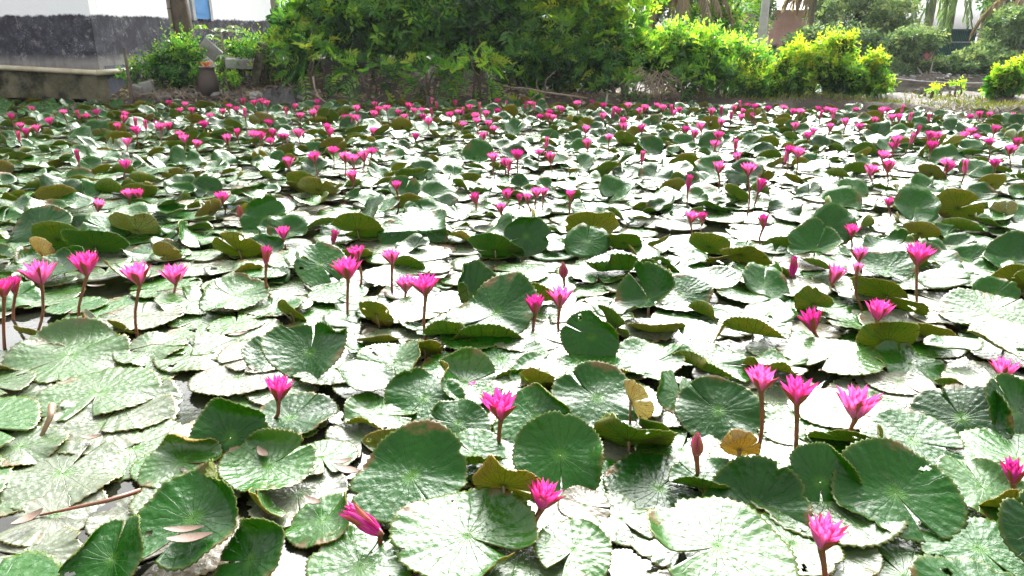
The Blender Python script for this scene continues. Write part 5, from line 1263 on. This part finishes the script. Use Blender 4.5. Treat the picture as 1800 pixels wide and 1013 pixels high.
 (1690, 690, 82, 'olive pad rim lifted left of the standing green pad', dict(tilt=34, tilt_az=225, z=.06, tint=.4, cup=.2)),
 (1772, 892, 84, 'ochre rolled pad edge under the dark magenta flower', dict(tilt=30, tilt_az=262, z=.05, tint=.6, bends=[(262, .0, .3, 60)])),
 (1480, 975, 130, 'yellow-brown flat pad with sunken middle at the bottom edge', dict(tilt=4, tilt_az=90, z=.03, tint=.72, cup=.1)),
 (512, 548, 54, 'small olive pad on edge behind the bright ribbed bowl pad', dict(tilt=52, tilt_az=240, z=.06, tint=.45)),
 (1640, 592, 76, 'ochre drooping pad beside a dark water gap', dict(tilt=36, tilt_az=230, z=.05, tint=.62, cup=.2)),
 (745, 612, 70, 'brown-olive pad hanging in shade under the open mid-pond flower', dict(tilt=46, tilt_az=255, z=.06, tint=.55)),
 (1195, 520, 100, 'bluish glossy folded pad right of the centre bud', dict(tilt=20, tilt_az=70, z=.07, tint=.2, fold=.35, fold_az=20, notch=120)),
 (1100, 470, 130, 'long dark pad with rolled near edge over black shade', dict(tilt=8, tilt_az=85, z=.09, tint=.1, bends=[BN(.1, .35, 70)])),
 (1040, 405, 90, 'brown-backed arched pad in mid-pond right of the upright egg', dict(tilt=46, tilt_az=262, z=.10, tint=.6, cup=.2)),
 (730, 400, 120, 'silver pad draped over its neighbours in mid-pond', dict(tilt=12, tilt_az=80, z=.11, tint=.3, bends=[BN(.3, .4, -45)])),
 (1380, 590, 96, 'pale pad with one lifted round lobe right of centre', dict(tilt=5, tilt_az=90, z=.03, tint=.4, bends=[(150, .1, .5, 60)])),
]
for px, py, w, lab, kw in H: pad(px, py, w, lab, **kw)
pad(1108, 705, 78, 'tan dry leaf folded upright like a fan', tilt=72, tilt_az=200, z=.14, tint=1.0, cup=.15, mats=[M['pad_under'], M['pad_under']], fold=.3, fold_az=90, notch=270)
pad(1300, 790, 66, 'pale yellow netted leaf folded upright between the bud and the tall flowers', tilt=66, tilt_az=255, z=.14, tint=.86, cup=.35, mats=[M['pad_under'], M['pad_under']])
pad(72, 445, 52, 'tan curled dry leaf standing above the widest flower', tilt=68, tilt_az=250, z=.10, tint=.95, cup=.4, mats=[M['pad_under'], M['pad_under']])
pad(290, 450, 46, 'brown curled dry leaf right of the dark green humped pad', tilt=66, tilt_az=265, z=.08, tint=.8, cup=.4)
pad(1765, 375, 40, 'tan rolled leaf with a yellow patch near the frame side', tilt=70, tilt_az=240, z=.10, tint=.98, cup=.4)
pad(60, 590, 70, 'brown half-sunk curled pad at the foot of the widest flower', tilt=34, tilt_az=250, z=.03, tint=.75, cup=.2)
pad(215, 580, 54, 'small ochre curled pad at the foot of the flower over the dark shadow', tilt=44, tilt_az=240, z=.03, tint=.7, cup=.2)
pad(150, 570, 46, 'narrow brown leaf curled round the stem in the row of four', tilt=70, tilt_az=200, z=.05, tint=.85, cup=.5)
pad(20, 652, 70, 'brown pad edge rising from dark water at the frame side', tilt=40, tilt_az=265, z=.02, tint=.75)

# the rest of the carpet: a floating layer and a raised layer, drawn at random
rg = np.random.default_rng(2024)
def frame_px(x, y, z=0.0):
    d = Vector((x, y, z - CAM_H)); f = d.y * CP - d.z * SP
    return 900 + FPX * d.x / f, 506.5 - FPX * (d.y * SP + d.z * CP) / f
def scatter(n_try, dmul, rlo, rhi, density, seeds=(), ymin=1.5):
    pts = list(seeds)
    X = np.array([p[0] for p in pts] + [0.] * n_try); Yv = np.array([p[1] for p in pts] + [0.] * n_try); RR = np.array([p[2] for p in pts] + [0.] * n_try)
    k = len(pts); out = []
    for _ in range(n_try):
        y = math.sqrt(rg.uniform(ymin ** 2, 15.6 ** 2)); x = rg.uniform(-1, 1) * (.78 * y + .35)
        r = rg.uniform(rlo, rhi)
        if y > float(bank_y(x)) - .4: continue
        if rg.random() > density(x, y): continue
        if k and (((X[:k] - x) ** 2 + (Yv[:k] - y) ** 2) < (dmul * (RR[:k] + r)) ** 2).any(): continue
        X[k], Yv[k], RR[k] = x, y, r; k += 1; out.append((x, y, r))
    return out
def blotch(x, y): return .5 + .5 * math.sin(x * 1.9 + math.sin(y * 1.3) * 1.5) * math.sin(y * 1.55 + math.sin(x * 1.1 + 1) * 1.3)
flat_hand = [(x, y, R * .55) for x, y, R, z in pad_spots if z < .05]
def d_flat(x, y):
    px, py = frame_px(x, y)
    if px < 150 and 560 < py < 700: return .25
    if px < 330 and py < 260: return .75
    return 1.0
flat = scatter(12000, .58, .12, .225, d_flat, flat_hand)
hand_any = [(x, y, R * (.95 if y < 3.6 else .62)) for x, y, R, z in pad_spots]
def d_raised(x, y):
    px, py = frame_px(x, y); b_ = blotch(x, y)
    if py > 560: return (.10 if px < 620 else .5) * (.4 + .6 * b_)
    if 640 < px < 1120 and 455 < py < 520: return .05
    if px < 260: return .25 + .3 * b_
    if py < 215: return .5
    return .18 + .62 * b_
raised = scatter(11000, .66, .095, .185, d_raised, hand_any)
def hides(x, y, r):                                            # a tall pad here would stand before a flower
    return any(abs(x - hx * y / max(hy, .1)) < r * .8 and -.02 < hy - y < (.42 if nr_ else .25) + r for hx, hy, hz, nr_ in heads)
REF = ['lone flower', 'large leaning flower', 'sideways-sepal flower', 'toppled flower', 'first tall flower', 'middle tall flower', 'last tall flower', 'bottom flower', 'brown bud', 'dark magenta flower', 'frame-side flower', 'low magenta flower', 'flower before the olive disc', 'tallest-stem flower', 'tilted low flower', 'flower above the pale one', 'pale pink flower', 'short-stem flower', 'small low bud', 'lone half-open flower', "low pair's left flower", "low pair's right flower", 'twin-stem flower', 'flower beside the twin stems', 'flower left of the twin stems', 'small flower among dark pads', 'widest flower', 'tallest in the row of four', 'red-sepal flower', "row's low end flower", 'cut-off flower', 'half-hidden flower', 'nearly closed flower', 'flower above the olive curl', 'small leaning bud', 'large mid-pond flower', 'smaller mid-pond flower', 'thin straight-stem flower', 'low touching flower', 'flower over dark folded pads', "centre pair's left flower", "centre pair's right flower", 'small pale bud', "cluster's leaning flower", "cluster's pale-lit flower", "cluster's front flower", "cluster's narrow flower", "cluster's small flower", "cluster's open flower", "cluster's end flower", 'long-stem flower', 'dark-stem flower', 'flower above round pads', 'left twin flower', 'right twin flower', 'lying pale flower', 'closed bud by round pads']
assert len(REF) == len(NEAR)
spot_no = {}
def beside(px, py):
    """nearest big flower in the photo and the side of it on which this pixel lies"""
    k = min(range(len(NEAR)), key=lambda i_: (NEAR[i_][3] - px) ** 2 + (1.6 * (NEAR[i_][4] - py)) ** 2)
    dx, dy = px - NEAR[k][3], py - NEAR[k][4]
    if abs(dx) > abs(dy) * 1.2: return ('right of' if dx > 0 else 'left of') + ' the ' + REF[k]
    return ('in front of' if dy > 0 else 'behind') + ' the ' + REF[k]
cands = []
order = rg.permutation(len(flat)); flat = [flat[i] for i in order]
lv = np.zeros(len(flat)); FX = np.array(flat)
for i in range(len(flat)):                                     # stack overlapping floating pads instead of letting them cut each other
    dd = np.hypot(FX[:i, 0] - FX[i, 0], FX[:i, 1] - FX[i, 1]) < .93 * (FX[:i, 2] + FX[i, 2])
    lv[i] = min(4, (lv[:i][dd].max() + 1) if dd.any() else 0)
for fi, (x, y, r) in enumerate(flat):
    n_ = rg.random()
    tl = abs(rg.normal()) * .7
    cands.append((x, y, r, 'pale flat floating pad', dict(tilt=tl, tilt_az=rg.uniform(0, 360), wave=rg.uniform(.004, .016), wj=.007, nw=int(rg.integers(2, 5)), cup=rg.uniform(-.01, .03), tint=float(np.clip(rg.normal(.66, .17), .25, .99)), z=.004 + .013 * lv[fi] + r * math.sin(R_(tl)) * .5)))
for x, y, r in raised:
    u = rg.random()
    toward = math.degrees(math.atan2(y, x))                   # azimuth pointing away from the camera
    if u < .42:
        ti = rg.uniform(4, 20); z = .03 + rg.uniform(0, .07) + r * math.sin(R_(ti)) * .5
        kw = dict(tilt=ti, tilt_az=rg.uniform(0, 360), cup=rg.uniform(.02, .2), wave=rg.uniform(.05, .15), tint=rg.uniform(.1, .5)); nm = 'glossy raised bowl-shaped pad'
        if rg.random() < .7: kw['bends'] = [(rg.uniform(0, 360), rg.uniform(.2, .6), rg.uniform(.3, .6), rg.uniform(30, 80))] + ([(rg.uniform(0, 360), rg.uniform(.3, .6), rg.uniform(.3, .6), rg.uniform(20, 70))] if rg.random() < .5 else [])
    elif u < .68:
        ti = rg.uniform(14, 44); z = r * math.sin(R_(ti)) * .8 + rg.uniform(0, .05)
        kw = dict(tilt=ti, tilt_az=toward + rg.normal() * 35, cup=rg.uniform(.0, .25), wave=rg.uniform(.04, .13), tint=rg.uniform(.05, .36)); nm = 'green pad with raised far edge'
        if rg.random() < .55: kw['fold'] = rg.uniform(.15, .5); kw['fold_az'] = rg.uniform(0, 180)
    elif u < .88:
        ti = rg.uniform(3, 14); z = .03 + rg.uniform(0, .05) + r * math.sin(R_(ti)) * .6
        kw = dict(tilt=ti, tilt_az=toward + rg.normal() * 40, wave=rg.uniform(.02, .06), tint=rg.uniform(.2, .6), bends=[(toward + 180 + rg.normal() * 45, rg.uniform(-.1, .5), rg.uniform(.25, .5), rg.uniform(60, 110))]); nm = 'pad with curled-up olive near edge'
    else:
        ti = rg.uniform(24, 56); z = r * math.sin(R_(ti)) * .75 + rg.uniform(0, .03)
        kw = dict(tilt=ti, tilt_az=toward + 180 + rg.normal() * 30, cup=rg.uniform(.05, .3), wave=rg.uniform(.02, .06), tint=rg.uniform(.25, .95)); nm = 'olive pad turned up on edge'
    if hides(x, y, r):                                         # keep the flower in sight: lay this one low
        kw = dict(tilt=min(kw['tilt'], 8), tilt_az=kw['tilt_az'], wave=.05, cup=.05, tint=kw['tint']); z = .02 + r * .05; nm = 'glossy raised bowl-shaped pad'
    kw['z'] = z
    cands.append((x, y, r, nm, kw))
def in_view(x, y, r):
    px, py = frame_px(x, y); mg = r * FPX / max(y, 1) * .9
    return -mg < px < 1800 + mg and py < 1013 + mg * .8
cands = [c_ for c_ in cands if in_view(c_[0], c_[1], c_[2])]
cands.sort(key=lambda c_: c_[1] / c_[2] * (1.0 if c_[4]['z'] > .03 else 1.15))
n_ind = max(0, 300 - n_pads[0])
for x, y, r, nm, kw in cands[:n_ind]:
    px, py = frame_px(x, y); w_ = nm + ' ' + '%s ' + beside(px, py)
    rk = spot_no.get(w_, 0); spot_no[w_] = rk + 1
    lab = w_ % ('close', 'a little way', 'farther', 'well')[min(rk, 3)]
    far_ = py < 520
    pad(0, 0, 0, lab, 'carpet pads: ' + nm, pos=(x, y, 0), R=r, n=80 if far_ else 100, rings=5 if far_ else 7, **kw)
Vs, Qs, Is, Us, Ts, o = [], [], [], [], [], 0
for x, y, r, nm, kw in cands[n_ind:]:
    kw = dict(kw); z = kw.pop('z'); flatp = nm.startswith('pale')
    V, Q, mi, uv, T = pad_arrays(r, rg, n=32 if flatp or y > 9 else 44, rings=3 if flatp else 4, notch=rg.uniform(0, 360), tooth=.03, **kw)
    Vs.append(V + np.array([x, y, z])); Qs.append(Q + o); Is.append(mi); Us.append(uv); Ts.append(T); o += len(V)
far_pads = obj('far_lily_pads', mesh_np('far_lily_pads', np.concatenate(Vs), [np.concatenate(Qs)], [M['pad_top'], M['pad_under']], np.concatenate(Is), True, np.concatenate(Us), np.concatenate(Ts)))
tag(far_pads, 'unbroken carpet of small lily pads over the far pond', None, None, 'stuff')
print('PADS', n_pads[0], 'far', len(cands) - n_ind, 'flowers', n_fl[0], 'far verts', o)

# ------------------------------------------------------------------ litter on the pads
def dry_leaf(px, py, L, W_, az, z, lab, name='fallen_leaf', mat='dry_leaf'):
    p = G(px, py, z); n = 9
    t_ = np.linspace(0, 1, n); w_ = W_ * np.sin(np.pi * np.clip(t_ * .92 + .05, 0, 1)) * .5
    c_, s_ = math.cos(R_(az)), math.sin(R_(az))
    V = []
    for sgn, dz in ((1, .006), (0, 0.), (-1, .006)):
        for i in range(n):
            x = (t_[i] - .5) * L; y = sgn * w_[i]
            V.append((x * c_ - y * s_, x * s_ + y * c_, .004 + dz * (w_[i] / W_ * 2) + .012 * (2 * t_[i] - 1) ** 2))
    V = np.array(V); V2 = V - np.array([0, 0, .0025])
    q = [(r_*n+i, r_*n+i+1, (r_+1)*n+i+1, (r_+1)*n+i) for r_ in range(2) for i in range(n - 1)]
    q = np.array(q); Q = np.concatenate([q[:, ::-1], q + len(V)])
    tag(obj(name, mesh_np(name, np.concatenate([V, V2]), [Q], [M[mat]]), None, p), lab, 'leaf')
for a in ((325, 935, .11, .03, 5, .085, 'long dry leaf lying in the cupped green pad, upper of two'), (335, 950, .12, .04, 12, .082, 'pale dry leaf lying in the cupped green pad, lower of two'),
          (462, 800, .08, .028, -50, .065, 'pinkish dry leaf in the white bowl pad'), (550, 885, .07, .028, -30, .05, 'pink-brown fallen leaf beside the pale green raised-side pad'),
          (162, 772, .07, .03, 10, .03, 'red-brown fallen leaf on the wide flat pad'), (420, 590, .09, .03, 30, .035, 'small dry leaf on the wide flat pale pad'),
          (1445, 655, .035, .03, 60, .04, 'tiny brown seed husk on flat pale pads'), (612, 830, .10, .04, -20, .03, 'rust-coloured fallen leaf left of the large half-raised pad'),
          (600, 815, .08, .03, 15, .03, 'small rust-coloured leaf above another one'), (50, 915, .09, .04, 60, .03, 'reddish fallen leaf at the end of the lying stem'),
          (1300, 560, .10, .03, 10, .04, 'brown fallen leaf right of mid-pond on pale pads'), (170, 505, .10, .03, 5, .03, 'orange-brown leaf afloat behind the row of four')):
    dry_leaf(*a)
dry_leaf(830, 678, .035, .02, 40, .10, 'single fallen pink petal above the large flower', 'fallen_petal', 'petal')
twig('lying_stem', [G(248, 862, .03), G(190, 880, .028), G(130, 893, .03), G(70, 906, .01)], .009, 'long brown flower stem lying across half-sunk pads', 'stem', 'stem')
twig('bent_stalk', [G(92, 712, .09), G(88, 735, .07), G(76, 760, .03), G(60, 795, -.02)], .013, 'brown and white bent stalk rising from dark water beside flat pads', 'stem', 'stalk')
rnd = random.Random(77)
for i in range(26):
    px, py = rnd.uniform(20, 1780), rnd.uniform(330, 620); p = G(px, py, .03); a = rnd.uniform(-.5, .5); L = rnd.uniform(.08, .25)
    twig('pond_twig', [p, p + Vector((L * .5, L * .3 * math.sin(a), .02)), p + Vector((L, L * math.sin(a), -.01))], .004, 'thin dry stalk lying on mid-pond pads', 'twig', 'twig', 'thin dry stalks on the pads')

print('TRIS', sum(len(m_.loops) - 2 * len(m_.polygons) for m_ in bpy.data.meshes))
# ------------------------------------------------------------------ misty air over the whole place
HZ = 0.00028
t = NT('misty_air')
vol = t.node('ShaderNodeVolumePrincipled', {'Color': (0.95, 0.96, 0.98, 1), 'Density': HZ, 'Anisotropy': 0.2})
t.l.new(vol.outputs[0], t.out.inputs['Volume'])
m = MB(); m.box((-92, -14, -1.8), (92, 152, 10.0))
hz = m.build('haze', t.m); tag(hz, 'thin bright haze in the air over the pond', None, None, 'stuff')
